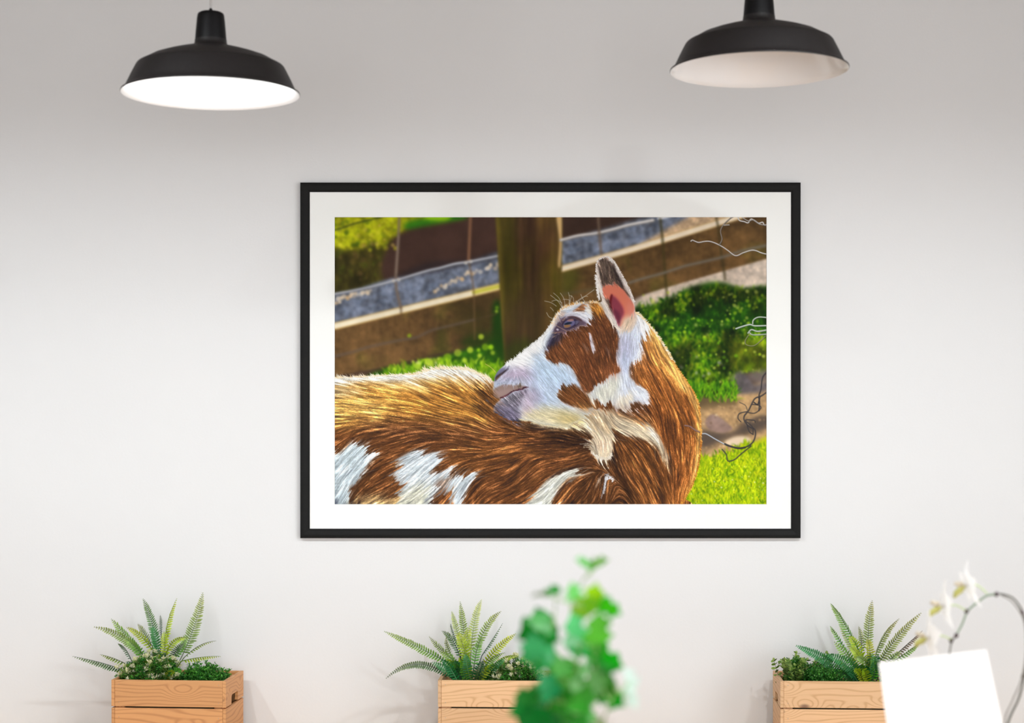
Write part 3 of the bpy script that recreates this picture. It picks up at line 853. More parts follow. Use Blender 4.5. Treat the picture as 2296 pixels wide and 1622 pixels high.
    f(Ep([(520, 560), (560, 475), (680, 440), (820, 450), (910, 500), (965, 580), (930, 650), (850, 620), (760, 560), (640, 530), (570, 555)]), c(232, 232, 242), 1.3, .95)
    f(Ep([(560, 545), (660, 520), (770, 560), (830, 620), (760, 600), (680, 565), (600, 565)]), c(92, 66, 66), 1.0, .85)
    f(Ep([(470, 680), (500, 620), (560, 580), (650, 575), (720, 590), (770, 640), (730, 690), (640, 735), (560, 760), (500, 740)]), c(62, 50, 70), .9, .95)
    f(Ep([(492, 690), (515, 640), (565, 600), (640, 595), (690, 620), (692, 670), (640, 710), (570, 735), (512, 735)]), c(128, 130, 172), .8)
    f(Ep([(690, 620), (745, 610), (765, 640), (720, 680), (695, 670)]), c(134, 134, 160), .8, .8)
    f(Ep([(506, 690), (570, 680), (625, 690), (610, 715), (565, 733), (515, 730)]), c(186, 138, 78), .7, .9)
    f(Ep([(508, 668), (560, 640), (620, 635), (648, 650), (600, 672), (530, 684)]), c(24, 42, 62), .6)
    f(Ep([(560, 600), (640, 580), (680, 600), (640, 620), (580, 620)]), c(214, 160, 136), .7, .8)
    f(Ep([(365, 760), (395, 750), (415, 772), (390, 786)]), c(240, 236, 242), .6)
    line(B, Ep([(300, 825), (420, 810), (560, 800), (700, 740), (820, 690), (910, 660)]), c(196, 148, 116), 1.3, .5, .8)
    line(B, Ep([(690, 590), (705, 640), (690, 690)]), c(40, 44, 90), 1.2, .5, .8)
    # muzzle
    f(Mp([(160, 640), (165, 560), (210, 470), (290, 410), (380, 380), (470, 370), (430, 440), (380, 480), (330, 520), (240, 600), (180, 690)]), c(112, 112, 140), 1.6, .92)
    f(Mp([(175, 640), (200, 570), (270, 520), (380, 440), (420, 430), (340, 510), (260, 590), (190, 670)]), c(62, 48, 46), 1.0, .95)
    f(Mp([(200, 620), (260, 575), (320, 520), (260, 590), (215, 640)]), c(150, 104, 52), .8, .8)
    f(Mp([(150, 800), (170, 700), (260, 640), (420, 600), (600, 620), (700, 680), (560, 720), (380, 735), (240, 780), (170, 850)]), c(176, 188, 206), 3, .8)
    discs(B, 60, (365, 362, 412, 378), .5, .9, [c(70, 80, 100)], .6, 600, .8)
    f(Mp([(140, 840), (200, 800), (320, 745), (450, 735), (600, 750), (720, 760), (810, 780), (740, 820), (600, 850), (480, 900), (400, 960), (300, 1020), (190, 1000), (140, 920)]), c(148, 124, 114), 1.4, .97)
    f(Mp([(150, 880), (300, 860), (480, 830), (520, 860), (400, 930), (300, 980), (190, 990)]), c(168, 140, 134), 2.4, .7)
    f(Mp([(640, 750), (670, 700), (700, 720), (690, 790), (650, 800)]), c(88, 66, 44), 1.2, .8)
    line(B, Mp([(290, 1010), (350, 990), (430, 950), (510, 890), (600, 850), (720, 825), (820, 775)]), c(66, 24, 34), 3.4, .7)
    line(B, Mp([(320, 1000), (400, 960), (450, 930)]), c(150, 66, 76), 2.4, .7, .8)
    f(Mp([(150, 1220), (180, 1150), (260, 1080), (380, 1010), (500, 930), (620, 880), (820, 830), (800, 920), (700, 1010), (700, 1120), (640, 1230), (700, 1330), (640, 1460), (520, 1490), (380, 1440), (250, 1370), (170, 1290)]), c(136, 128, 142), 2.6, .92)
    f(Mp([(330, 1060), (420, 1000), (560, 960), (700, 900), (760, 920), (680, 1020), (500, 1120), (380, 1120)]), c(86, 84, 90), 4, .75)
    f(Mp([(170, 1290), (250, 1370), (380, 1440), (520, 1490), (640, 1460), (560, 1440), (420, 1400), (280, 1320), (200, 1230)]), c(58, 56, 76), 3, .9)
    f(Mp([(560, 1450), (660, 1440), (700, 1470), (620, 1500), (520, 1500)]), c(20, 22, 34), 2, .8)

    lb = B.mean(2, keepdims=True)
    wb = np.clip((.50 - lb) / .10, 0, 1) * np.clip((B[..., :1] - B[..., 2:] - .08) / .1, 0, 1)
    B = B * (1 - wb) + (lb + (B - lb) * .92) * .885 * wb
    # ---- hair flow field ---------------------------------------------------------
    pts = [(100, 900, 12), (500, 900, 22), (750, 900, 40), (300, 1050, 8), (650, 1060, 12), (830, 1000, 38), (300, 1180, -18), (100, 1300, -48), (450, 1350, -42),
           (650, 1450, -55), (900, 1200, -15), (1000, 1350, -42), (1100, 1150, -6), (1200, 1450, -52), (1300, 1250, -22), (1420, 1420, -82), (1500, 1330, 68), (1600, 1380, 58),
           (1700, 1470, 64), (1800, 1200, 82), (1850, 1000, 66), (1700, 800, 58), (1750, 1100, 84), (1640, 650, 62), (1900, 1250, 96), (1640, 1140, 36), (1540, 1090, 20), (1400, 1080, 60), (1420, 1230, 88), (1860, 1430, 105),
           (60, 1450, -60), (200, 1500, -25)]
    ptsF = [(150, 1120, 140), (300, 1010, 20), (450, 930, 40), (600, 1130, 50), (400, 1250, 60), (750, 1100, 58), (700, 900, 55), (900, 1000, 66), (1050, 900, 72), (1130, 1050, 80),
            (800, 1330, 40), (600, 1500, 14), (450, 1420, 38), (800, 1520, 24), (250, 1430, 40), (1000, 1300, 75), (1150, 1300, 95), (1250, 950, 95), (1350, 1300, 48), (1270, 1150, 80),
            (1000, 560, 70), (900, 540, 20), (800, 490, -25), (1080, 200, 75), (1200, 500, 60), (1060, 420, 62), (1300, 680, 120), (1420, 640, 62), (560, 760, 130), (1330, 800, 95)]
    A = [(*Wp([(x, y)])[0], a) for x, y, a in pts] + [(*Fp([(x, y)])[0], a) for x, y, a in ptsF]
    gy, gx2 = np.mgrid[0:PH:8, 0:PW:8].astype(np.float32)
    vx = np.zeros_like(gx2)
    vy = np.zeros_like(gx2)
    for x, y, a in A:
        w = 1.0 / ((gx2 - x) ** 2 + (gy - y) ** 2 + 60) ** 1.5
        vx += w * math.cos(math.radians(a))
        vy += w * math.sin(math.radians(a))
    ang = np.arctan2(vy, vx)
    ux, uy = np.cos(ang), np.sin(ang)

    def flow(px, py):
        i = np.clip(py / 8, 0, ux.shape[0] - 1).astype(int)
        j = np.clip(px / 8, 0, ux.shape[1] - 1).astype(int)
        return ux[i, j], uy[i, j]

    hb = mask(Fp([(60, 1270), (75, 1170), (150, 1040), (350, 890), (480, 770), (600, 600), (780, 478), (1000, 440), (1010, 60), (1140, 60), (1370, 500), (1450, 700), (1330, 1010), (1300, 1120), (1470, 1290), (1450, 1420), (960, 1480), (700, 1612), (150, 1530), (75, 1470), (130, 1355)]), 3)
    noHair = mask(Ep([(330, 790), (440, 590), (540, 520), (680, 520), (800, 570), (900, 640), (660, 760), (390, 840)]), 1) + mask(Mp([(140, 900), (165, 560), (290, 410), (430, 400), (260, 600), (320, 740), (600, 750), (810, 780), (480, 900), (300, 1020), (150, 960)]), 1) + mask(Fp([(1055, 350), (1140, 310), (1255, 365), (1345, 540), (1240, 680), (1215, 690), (1130, 470)]), 1.5)
    noHair = np.clip(noHair, 0, 1)

    def fur(I, n, lmin, lmax, sigma, lo, hi, a, wid, seed, where):
        g = np.random.RandomState(seed)
        x, y = g.uniform(0, PW, n), g.uniform(0, PH, n)
        ok = where[y.astype(int), x.astype(int)] > g.rand(n)
        x, y = x[ok], y[ok]
        n = len(x)
        L = g.uniform(lmin, lmax, n)
        jit = g.normal(0, sigma, n)
        clump = fbm(9, seed + 900, 1, 1, 2)[y.astype(int), x.astype(int)]
        base = B[y.astype(int), x.astype(int)]
        gain = lo + (hi - lo) * np.clip(0.55 * g.rand(n) + 0.9 * (clump - .25), 0, 1)
        lum = base.mean(1)
        gain = np.where(lum > .62, 1 + (gain - 1) * .38, gain)
        col = np.clip(base * gain[:, None] + g.normal(0, .012, (n, 3)), 0, 1)
        M = 18
        px, py = x.copy(), y.copy()
        X, Y = [], []
        for k in range(M):
            X.append(px.copy()); Y.append(py.copy())
            u, v = flow(px, py)
            cj, sj = np.cos(jit), np.sin(jit)
            px = px + L / M * (u * cj - v * sj)
            py = py + L / M * (u * sj + v * cj)
        X, Y = np.stack(X, 1), np.stack(Y, 1)
        t = np.linspace(0, 1, M)[None, :]
        w = a * np.minimum(1, 6 * t + .3) * (1 - t ** 3) + 0 * X
        cc = np.repeat(col[:, None, :], M, 1)
        splat(I, np.stack([X.ravel(), Y.ravel()], 1), cc.reshape(-1, 3), w.ravel(), wid)

    body = np.clip(gm - hb, 0, 1)
    head = np.clip(hb * gm * (1 - noHair), 0, 1)

    def lic(src, L, n, jitter=0.0, seed=0):
        acc = src.copy()
        for sg in (1, -1):
            px, py = xx.copy(), yy.copy()
            for k in range(n):
                u, v = flow(px, py)
                px = px + sg * u * (L / n)
                py = py + sg * v * (L / n)
                acc = acc + src[np.clip(py, 0, PH - 1).astype(int), np.clip(px, 0, PW - 1).astype(int)]
        acc = acc / (2 * n + 1)
        acc = acc - acc.mean()
        return acc / (acc.std() + 1e-6)

    g0 = np.random.RandomState(77)
    fine_b = lic(blur(g0.rand(PH, PW).astype(np.float32), .6), 16, 20)
    mid_b = lic(noise(4, 4, 78), 26, 22)
    big_b = lic(noise(11, 11, 79), 34, 22)
    fine_h = lic(blur(g0.rand(PH, PW).astype(np.float32), .5), 8, 12)
    mid_h = lic(noise(3, 3, 80), 12, 14)
    hw = np.clip(hb, 0, 1)
    # patch edges grow ragged along the hair
    sh = (1 - hw) * (8.0 * mid_b + 6.0 * big_b + 5 * fine_b) + hw * (3.0 * mid_h + 1.0 * fine_h)
    mz = mask(Mp([(100, 400), (430, 380), (560, 700), (860, 760), (780, 1000), (720, 1500), (120, 1500)]), 5)
    wt = mask(Wp([(1350, 1190), (1400, 1150), (1470, 1160), (1490, 1230), (1440, 1300), (1360, 1260)]), 4)
    sh = sh * (1 - noHair) * (1 - mz) * (1 - .75 * wt)
    u, v = flow(xx, yy)
    sx = np.clip(xx - u * sh, 0, PW - 1).astype(int)
    sy = np.clip(yy - v * sh, 0, PH - 1).astype(int)
    inside = gm[sy, sx][..., None] > .5
    B = np.where(inside, B[sy, sx], B)
    st = (1 - hw) * (.24 * fine_b + .09 * mid_b + .06 * big_b) + hw * (.15 * fine_h + .05 * mid_h)
    st = st * (1 - noHair)
    lumB = B.mean(2)
    st = np.where(lumB > .62, st * (.42 + .2 * (1 - hw)), st)
    G = np.clip(B * np.exp(st)[..., None], 0, 1)
    # sun catching the tips: bright streaks turn yellow, dark ones turn cool
    hot = np.clip(st - .16, 0, 1)[..., None] * np.clip(1.2 - lumB, 0, 1)[..., None]
    G = np.clip(G + hot * c(150, 132, 100) * .6, 0, 1)
    cold = np.clip(-st - .16, 0, 1)[..., None]
    G = np.clip(G + cold * c(0, 2, 22), 0, 1)
    B = G.copy()
    for k in range(3):
        fur(G, 3600, 18, 40, .18, .72, 1.28, .6, 1.05, 700 + k, body)
    fur(G, 2000, 14, 30, .25, .3, .7, .7, .95, 720, body)
    fur(G, 2600, 16, 36, .22, 1.2, 1.75, .6, .95, 730, body)
    for k in range(2):
        fur(G, 4200, 8, 17, .16, .75, 1.2, .5, 1.0, 740 + k, head)
    fur(G, 2400, 7, 14, .22, .45, .8, .5, .95, 751, head)
    fur(G, 2400, 8, 16, .22, 1.15, 1.5, .5, .95, 752, head)
    # form of the head over the hair: cool cheek, bright bridge, pink muzzle, dark chin and socket
    def glaze(pts, col, soft, a):
        k = (mask(pts, soft) * a * gm)[..., None]
        G[:] = G * (1 - k) + G * (col / .86) * k
    glaze(Fp([(430, 1000), (560, 1000), (800, 1150), (840, 1250), (650, 1320), (640, 1420), (430, 1400), (400, 1180)]), c(188, 200, 214), 10, .55)
    glaze(Fp([(1190, 820), (1330, 820), (1320, 1010), (1290, 1120), (1220, 1120), (1190, 1000)]), c(182, 188, 208), 8, .5)
    glaze(Fp([(130, 1100), (300, 1070), (430, 1120), (420, 1220), (200, 1200), (80, 1220)]), c(196, 176, 188), 8, .6)
    glaze(Fp([(340, 1270), (470, 1250), (500, 1380), (380, 1460), (310, 1420)]), c(196, 176, 186), 9, .55)
    glaze(Fp([(80, 1440), (200, 1420), (300, 1480), (280, 1560), (140, 1520)]), c(140, 136, 160), 7, .6)
    glaze(Fp([(640, 1560), (860, 1500), (960, 1470), (900, 1560), (760, 1610)]), c(186, 168, 120), 8, .5)
    glaze(Fp([(1060, 1400), (1160, 1420), (1300, 1420), (1460, 1410), (1480, 1480), (1200, 1500)]), c(140, 110, 90), 8, .5)
    glaze(Ep([(300, 800), (420, 590), (560, 510), (800, 560), (900, 650), (660, 780), (380, 860)]), c(150, 136, 150), 2, .6)
    hl = mask(Fp([(140, 1040), (350, 885), (480, 770), (590, 640), (610, 680), (540, 790), (480, 900), (350, 985), (240, 1050)]), 5) * .5 * gm
    G += hl[..., None] * (c(255, 254, 252) - G)
    m = gm[..., None]
    C += m * (G - C)

    # silhouettes: stray hairs along the contour
    def fringe(path, n, ang0, spread, lmin, lmax, cols, a, seed, wid=1.0, inward=2.0):
        g = np.random.RandomState(seed)
        P = smooth(path, False, 10)
        i = g.uniform(0, len(P) - 1.001, n)
        k = i.astype(int)
        q = P[k] + (P[k + 1] - P[k]) * (i - k)[:, None]
        th = np.radians(g.normal(ang0, spread, n))
        L = g.uniform(lmin, lmax, n)
        M = 16
        t = np.linspace(0, 1, M)[None, :]
        bend = g.normal(0, .3, n)[:, None]
        X = q[:, :1] - inward * np.cos(th)[:, None] + L[:, None] * t * np.cos(th[:, None] + bend * t)
        Y = q[:, 1:] - inward * np.sin(th)[:, None] + L[:, None] * t * np.sin(th[:, None] + bend * t)
        cc = np.array(cols)[g.randint(len(cols), size=n)]
        cc = np.repeat(cc[:, None, :], M, 1)
        w = a * (1 - t ** 2) + 0 * X
        splat(C, np.stack([X.ravel(), Y.ravel()], 1), cc.reshape(-1, 3), w.ravel(), wid)

    wl = [c(255, 252, 240), c(250, 236, 205), c(235, 205, 150)]
    fringe(Wp([(0, 852), (150, 847), (280, 840), (430, 832), (500, 812)]), 260, -150, 14, 5, 15, wl, .7, 800)
    fringe(Wp([(480, 815), (560, 803), (640, 805), (700, 808), (760, 828), (830, 858)]), 320, -140, 16, 7, 20, wl, .7, 801)
    fringe(Wp([(905, 785), (1000, 715), (1060, 670), (1115, 620), (1150, 570)]), 200, -100, 26, 3, 9, [c(255, 255, 252), c(225, 225, 225)], .7, 802)
    fringe(Wp([(1150, 570), (1195, 498), (1240, 470), (1300, 455), (1400, 452)]), 150, -95, 30, 3, 10, [c(255, 255, 250), c(230, 170, 90), c(250, 225, 180)], .7, 803)
    fringe(Wp([(1405, 440), (1396, 380), (1388, 310)]), 110, 190, 22, 3, 9, [c(255, 250, 245)], .7, 804)
    fringe(Wp([(1390, 290), (1396, 235), (1430, 213), (1470, 220), (1510, 280), (1560, 370), (1592, 450)]), 200, -30, 40, 2, 5, [c(255, 250, 245), c(220, 205, 195)], .7, 805)
    fringe(Wp([(1600, 505), (1640, 540), (1700, 610), (1760, 700), (1800, 775)]), 260, -10, 26, 3, 9, [c(255, 250, 240), c(245, 205, 130)], .7, 806)
    fringe(Wp([(1790, 760), (1860, 860), (1920, 960), (1940, 1060), (1945, 1200)]), 300, 20, 28, 2, 7, [c(250, 200, 110), c(235, 170, 80), c(200, 120, 40)], .75, 807)
    fringe(Wp([(1945, 1190), (1935, 1290), (1910, 1390), (1860, 1490), (1835, 1528)]), 240, 60, 28, 2, 7, [c(240, 180, 80), c(200, 120, 40), c(170, 95, 35)], .75, 808)
    fringe(Fp([(300, 1540), (500, 1590), (700, 1608), (860, 1545)]), 120, 20, 20, 4, 10, [c(226, 212, 172), c(200, 186, 150)], .6, 809)
    fringe(Fp([(1380, 1240), (1450, 1290), (1460, 1400)]), 90, 40, 25, 5, 12, [c(245, 246, 250), c(220, 222, 230)], .7, 810)
    fringe(Fp([(1130, 640), (1180, 700), (1215, 720)]), 40, 40, 25, 4, 9, [c(240, 225, 210)], .6, 811)
    fringe(Wp([(1360, 1250), (1400, 1280), (1450, 1284), (1470, 1262)]), 90, 88, 16, 5, 13, [c(226, 210, 186), c(240, 234, 222)], .7, 812, inward=5)
    fringe(Fp([(80, 1490), (150, 1530), (240, 1565), (400, 1565)]), 70, 30, 25, 5, 14, [c(150, 90, 40), c(90, 52, 22)], .7, 813)
    for p in ([(470, 380), (400, 270), (270, 165)], [(480, 370), (420, 220), (320, 125)], [(525, 350), (500, 220), (440, 125)], [(600, 330), (600, 250), (490, 235)], [(590, 310), (600, 200), (580, 115)],
              [(680, 300), (660, 200), (595, 165)], [(690, 310), (820, 220), (1035, 65)], [(700, 290), (850, 190), (920, 185)], [(370, 355), (280, 295), (165, 265)], [(300, 570), (240, 540), (200, 470)], [(600, 320), (620, 240), (640, 170)],
              [(470, 300), (380, 250), (290, 270)], [(880, 290), (830, 220), (800, 150)], [(320, 440), (290, 400), (265, 380)]):
        line(C, Ep(p), c(216, 212, 196), 1.1, .4, .85)
    line(C, Mp([(190, 490), (90, 390), (-20, 320)]), c(214, 190, 110), 1.3, .4, .9)
    for p in ([(340, 680), (450, 740), (560, 800)], [(520, 560), (500, 600), (470, 600)], [(290, 825), (340, 830), (380, 825)], [(310, 900), (340, 890), (350, 870)]):
        line(C, Ep(p), c(222, 180, 140), .9, .4, .8)
    # ---- barbed wire in front ----------------------------------------------------
    def wire(p, col, w=2.2):
        line(C, [(x + .7, y + .9) for x, y in p], col * .35, w, .5, .7)
        line(C, p, col, w, .4)
    lt = c(222, 218, 214)
    wire(Q2([(1470, 290), (1485, 280), (1510, 290), (1550, 303), (1610, 293), (1660, 292), (1720, 310), (1790, 345), (1850, 385), (1930, 440), (2010, 410), (2090, 385), (2140, 388), (2200, 412), (2270, 428)]), lt)
    wire(Q2([(1765, 325), (1790, 270), (1775, 190), (1795, 135), (1830, 95), (1880, 50), (1900, 40)]), c(150, 140, 130), 2)
    wire(Q2([(1810, 125), (1865, 122)]), lt, 1.6)
    wire(Q2([(1950, 30), (1970, 75), (2020, 88), (2060, 100), (2090, 62), (2130, 80), (2170, 105), (2210, 95), (2230, 125), (2270, 112)]), lt, 2.4)
    wire(Q2([(2000, 45), (2060, 80), (2120, 70), (2180, 115), (2270, 125)]), c(190, 185, 180), 1.6)
    wire(Q2([(1935, 1195), (2000, 1172), (2080, 1152), (2130, 1165), (2270, 1162)]), c(196, 204, 196), 3)
    wire(Q2([(2108, 1145), (2115, 1105), (2170, 1075), (2270, 1082)]), c(200, 206, 196), 2.4)
    wire(Q2([(2060, 1240), (2095, 1205), (2160, 1222), (2270, 1205)]), c(190, 198, 186), 3)
    wire(Q2([(2070, 1225), (2110, 1258), (2270, 1250)]), c(176, 186, 170), 2.6)
    wire(Q2([(2065, 1262), (2030, 1320), (2045, 1362), (2120, 1370), (2190, 1320), (2240, 1270)]), c(140, 140, 100), 1.9)
    dkw = c(70, 66, 68)
    wire(Q4([(2270, 110), (2210, 180), (2192, 300), (2170, 380), (2178, 450), (2170, 525)]), dkw, 2.2)
    wire(Q4([(2270, 320), (2200, 370), (2130, 400), (2090, 470), (2060, 530), (2020, 580), (2020, 630), (2070, 690), (2128, 720), (2130, 800), (2090, 870), (2000, 910), (1900, 900), (1830, 880)]), dkw, 2.2)
    wire(Q4([(1830, 880), (1720, 820), (1630, 768), (1590, 765)]), c(190, 196, 204), 2.4)
    wire(Q4([(1408, 680), (1460, 690), (1505, 722), (1558, 748)]), c(140, 110, 104), 2.8)
    wire(Q4([(2090, 890), (1990, 970), (1920, 1030), (1850, 1045), (1835, 980), (1790, 925)]), dkw, 1.8)
    wire(Q4([(2050, 535), (1970, 555), (1955, 605), (1985, 640)]), dkw, 1.6)
    wire(Q4([(2050, 520), (2030, 470), (1972, 440)]), c(110, 96, 84), 1.3)
    wire(Q4([(2130, 645), (2120, 625), (2030, 625), (2100, 690), (2110, 770)]), dkw, 1.7)
    wire(Q4([(2040, 650), (2070, 740), (2110, 770)]), dkw, 1.7)
    wire(Q4([(2100, 460), (2170, 470), (2190, 500), (2130, 550), (2060, 545)]), dkw, 1.5)
    wire(Q4([(1820, 870), (1880, 895), (1960, 915), (2030, 905)]), c(60, 58, 58), 3.2)
    wire(Q4([(2120, 440), (2160, 460), (2180, 380)]), c(60, 58, 60), 2.4)
    return np.clip(C, 0, 1)
# ---------------------------------------------------------------- the room
def struct(name, bm, mat, **kw):
    o = mesh_obj(name, bm, mat, **kw)
    o['kind'] = 'structure'
    return o

bm = bmesh.new(); box(bm, RX0 - .15, RX1 + .15, RY0 - .15, RY1 + .15, -0.12, 0); struct('floor', bm, MAT['floor'])
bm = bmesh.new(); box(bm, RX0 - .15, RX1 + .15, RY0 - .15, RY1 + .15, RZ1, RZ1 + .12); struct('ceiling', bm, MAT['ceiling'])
bm = bmesh.new(); box(bm, RX0 - .15, RX1 + .15, RY1, RY1 + .15, 0, RZ1); struct('wall_back', bm, MAT['wall'])
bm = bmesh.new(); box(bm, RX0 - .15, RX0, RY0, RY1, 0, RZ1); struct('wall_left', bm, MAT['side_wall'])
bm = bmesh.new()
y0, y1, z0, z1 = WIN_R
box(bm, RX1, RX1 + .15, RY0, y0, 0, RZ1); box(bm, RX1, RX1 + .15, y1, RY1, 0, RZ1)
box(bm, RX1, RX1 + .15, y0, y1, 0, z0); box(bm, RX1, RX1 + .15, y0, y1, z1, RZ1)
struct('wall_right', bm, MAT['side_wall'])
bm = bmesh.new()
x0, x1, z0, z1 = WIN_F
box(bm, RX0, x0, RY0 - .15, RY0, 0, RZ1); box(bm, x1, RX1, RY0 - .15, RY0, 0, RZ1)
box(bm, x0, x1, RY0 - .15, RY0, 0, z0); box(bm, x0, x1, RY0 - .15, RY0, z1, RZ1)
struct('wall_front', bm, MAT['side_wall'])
bm = bmesh.new()
y0, y1, z0, z1 = WIN_R
for i in range(5):
    y = y0 + (y1 - y0 - .05) * i / 4
    box(bm, RX1 + .04, RX1 + .09, y, y + .05, z0, z1)
box(bm, RX1 + .04, RX1 + .09, y0, y1, z0, z0 + .05); box(bm, RX1 + .04, RX1 + .09, y0, y1, z1 - .05, z1)
struct('window_1', bm, MAT['frame_white'])
bm = bmesh.new()
x0, x1, z0, z1 = WIN_F
for i in range(5):
    x = x0 + (x1 - x0 - .05) * i / 4
    box(bm, x, x + .05, RY0 - .09, RY0 - .04, z0, z1)
box(bm, x0, x1, RY0 - .09, RY0 - .04, z0, z0 + .05); box(bm, x0, x1, RY0 - .09, RY0 - .04, z1 - .05, z1)
struct('window_2', bm, MAT['frame_white'])
bm = bmesh.new(); box(bm, RX0, RX1, RY1 - .015, RY1, 0, .09, .004); struct('baseboard_back', bm, MAT['frame_white'])

# ---------------------------------------------------------------- framed picture
def framed_picture():
    d = 5.07
    TL, BR = at(672, 408, d), at(1797, 1208, d)
    root = empty('framed_picture', ((TL.x + BR.x) / 2, RY1, BR.z))
    tag(root, 'large black framed photo print of a brown and white goat on the white wall', 'picture')
    ox, oz = root.location.x, root.location.z
    w, h = BR.x - TL.x, TL.z - BR.z
    fw = 21.2 / FOC * d
    prof = [(0, -.001), (0, -.016), (.003, -.0185), (fw * .35, -.0195), (fw * .8, -.0175), (fw, -.0145), (fw, -.008)]
    hw, hh = w / 2, h / 2
    for k in range(4):
        bm = bmesh.new()
        L = hw if k % 2 == 0 else hh
        Pp = hh if k % 2 == 0 else hw
        rings = []
        for s in (-1, 1):
            rings.append([bm.verts.new((s * (L - a), b, Pp - a)) for a, b in prof])
        n = len(prof)
        for i in range(n):
            j = (i + 1) % n
            bm.faces.new((rings[0][i], rings[0][j], rings[1][j], rings[1][i]))
        bm.faces.new(rings[0]); bm.faces.new(list(reversed(rings[1])))
        bmesh.ops.recalc_face_normals(bm, faces=bm.faces)
        o = mesh_obj('frame_rail', bm, MAT['black_frame'], root)
        o.location = (0, 0, hh)
        o.rotation_euler = (0, k * PI / 2, 0)
    # mat board with bevelled window
    a = at(748.5, 485, d); b = at(1721.5, 1132.5, d)
    mx0, mx1, mz0, mz1 = a.x - ox, b.x - ox, b.z - oz, a.z - oz
    e = fw - .002
    outer = [(-hw + e, e), (hw - e, e), (hw - e, h - e), (-hw + e, h - e)]
    inner = [(mx0, mz0), (mx1, mz0), (mx1, mz1), (mx0, mz1)]
    inner2 = [(x + (.0012 if x < 0 else -.0012) * -1 * -1, z) for x, z in inner]
    bm = bmesh.new()
    yF, yB = -.0125, -.0107
    vo = [bm.verts.new((x, yF, z)) for x, z in outer]
    vi = [bm.verts.new((x, yF, z)) for x, z in inner]
    vb = [bm.verts.new((x + (.0010 if x < 0 else -.0010), yB, z + (.0010 if z < h / 2 else -.0010))) for x, z in inner]
    vob = [bm.verts.new((x, yB, z)) for x, z in outer]
    for i in range(4):
        j = (i + 1) % 4
        bm.faces.new((vo[i], vo[j], vi[j], vi[i])); bm.faces.new((vi[i], vi[j], vb[j], vb[i]))
        bm.faces.new((vb[i], vb[j], vob[j], vob[i])); bm.faces.new((vob[i], vob[j], vo[j], vo[i]))
    bmesh.ops.recalc_face_normals(bm, faces=bm.faces)
    mesh_obj('mat_board', bm, MAT['mat_board'], root)['label'] = 'white mat board around the print'
    # backing
    bm = bmesh.new(); box(bm, -hw + .004, hw - .004, -.0085, -.002, .004, h - .004)
    mesh_obj('backing_board', bm, MAT['black_frame'], root)
    # the print itself: one flat sheet, colours computed per point
    I = paint_print().reshape(-1, 3).astype(np.float64)
    lin = np.where(I <= .04045, I / 12.92, ((I + .055) / 1.055) ** 2.4)
    lin = np.clip(lin * PRINT_GAIN, 0, 1)
    ys, xs = np.mgrid[0:PH, 0:PW]
    vx = mx0 + (xs / (PW - 1)) * (mx1 - mx0)
    vz = mz1 - (ys / (PH - 1)) * (mz1 - mz0)
    v = np.stack([vx, np.full_like(vx, -.0098), vz], -1).reshape(-1, 3).astype(np.float32)
    i = (ys[:-1, :-1] * PW + xs[:-1, :-1]).ravel()
    q = np.stack([i, i + PW, i + PW + 1, i + 1], 1).astype(np.int32)
    me = bpy.data.meshes.new('goat_print')
    me.vertices.add(len(v)); me.vertices.foreach_set('co', v.ravel())
    me.loops.add(q.size); me.loops.foreach_set('vertex_index', q.ravel())
    me.polygons.add(len(q)); me.polygons.foreach_set('loop_start', np.arange(0, q.size, 4, dtype=np.int32))
    me.update()
    at_ = me.color_attributes.new('Col', 'FLOAT_COLOR', 'POINT')
    at_.data.foreach_set('color', np.concatenate([lin, np.ones((len(lin), 1))], 1).astype(np.float32).ravel())
    m, nt, bs = new_mat('photo_print')
    an = N(nt, 'ShaderNodeAttribute'); an.attribute_name = 'Col'
    nt.links.new(an.outputs['Color'], bs.inputs['Base Color'])
    bs.inputs['Roughness'].default_value = 0.7
    bs.inputs['Specular IOR Level'].default_value = 0.1
    me.materials.append(m)
    o = link(bpy.data.objects.new('goat_print', me), root)
    o['label'] = 'colour photo of a goat with its head turned back, wooden fence behind'

PRINT_GAIN = 0.86
framed_picture()

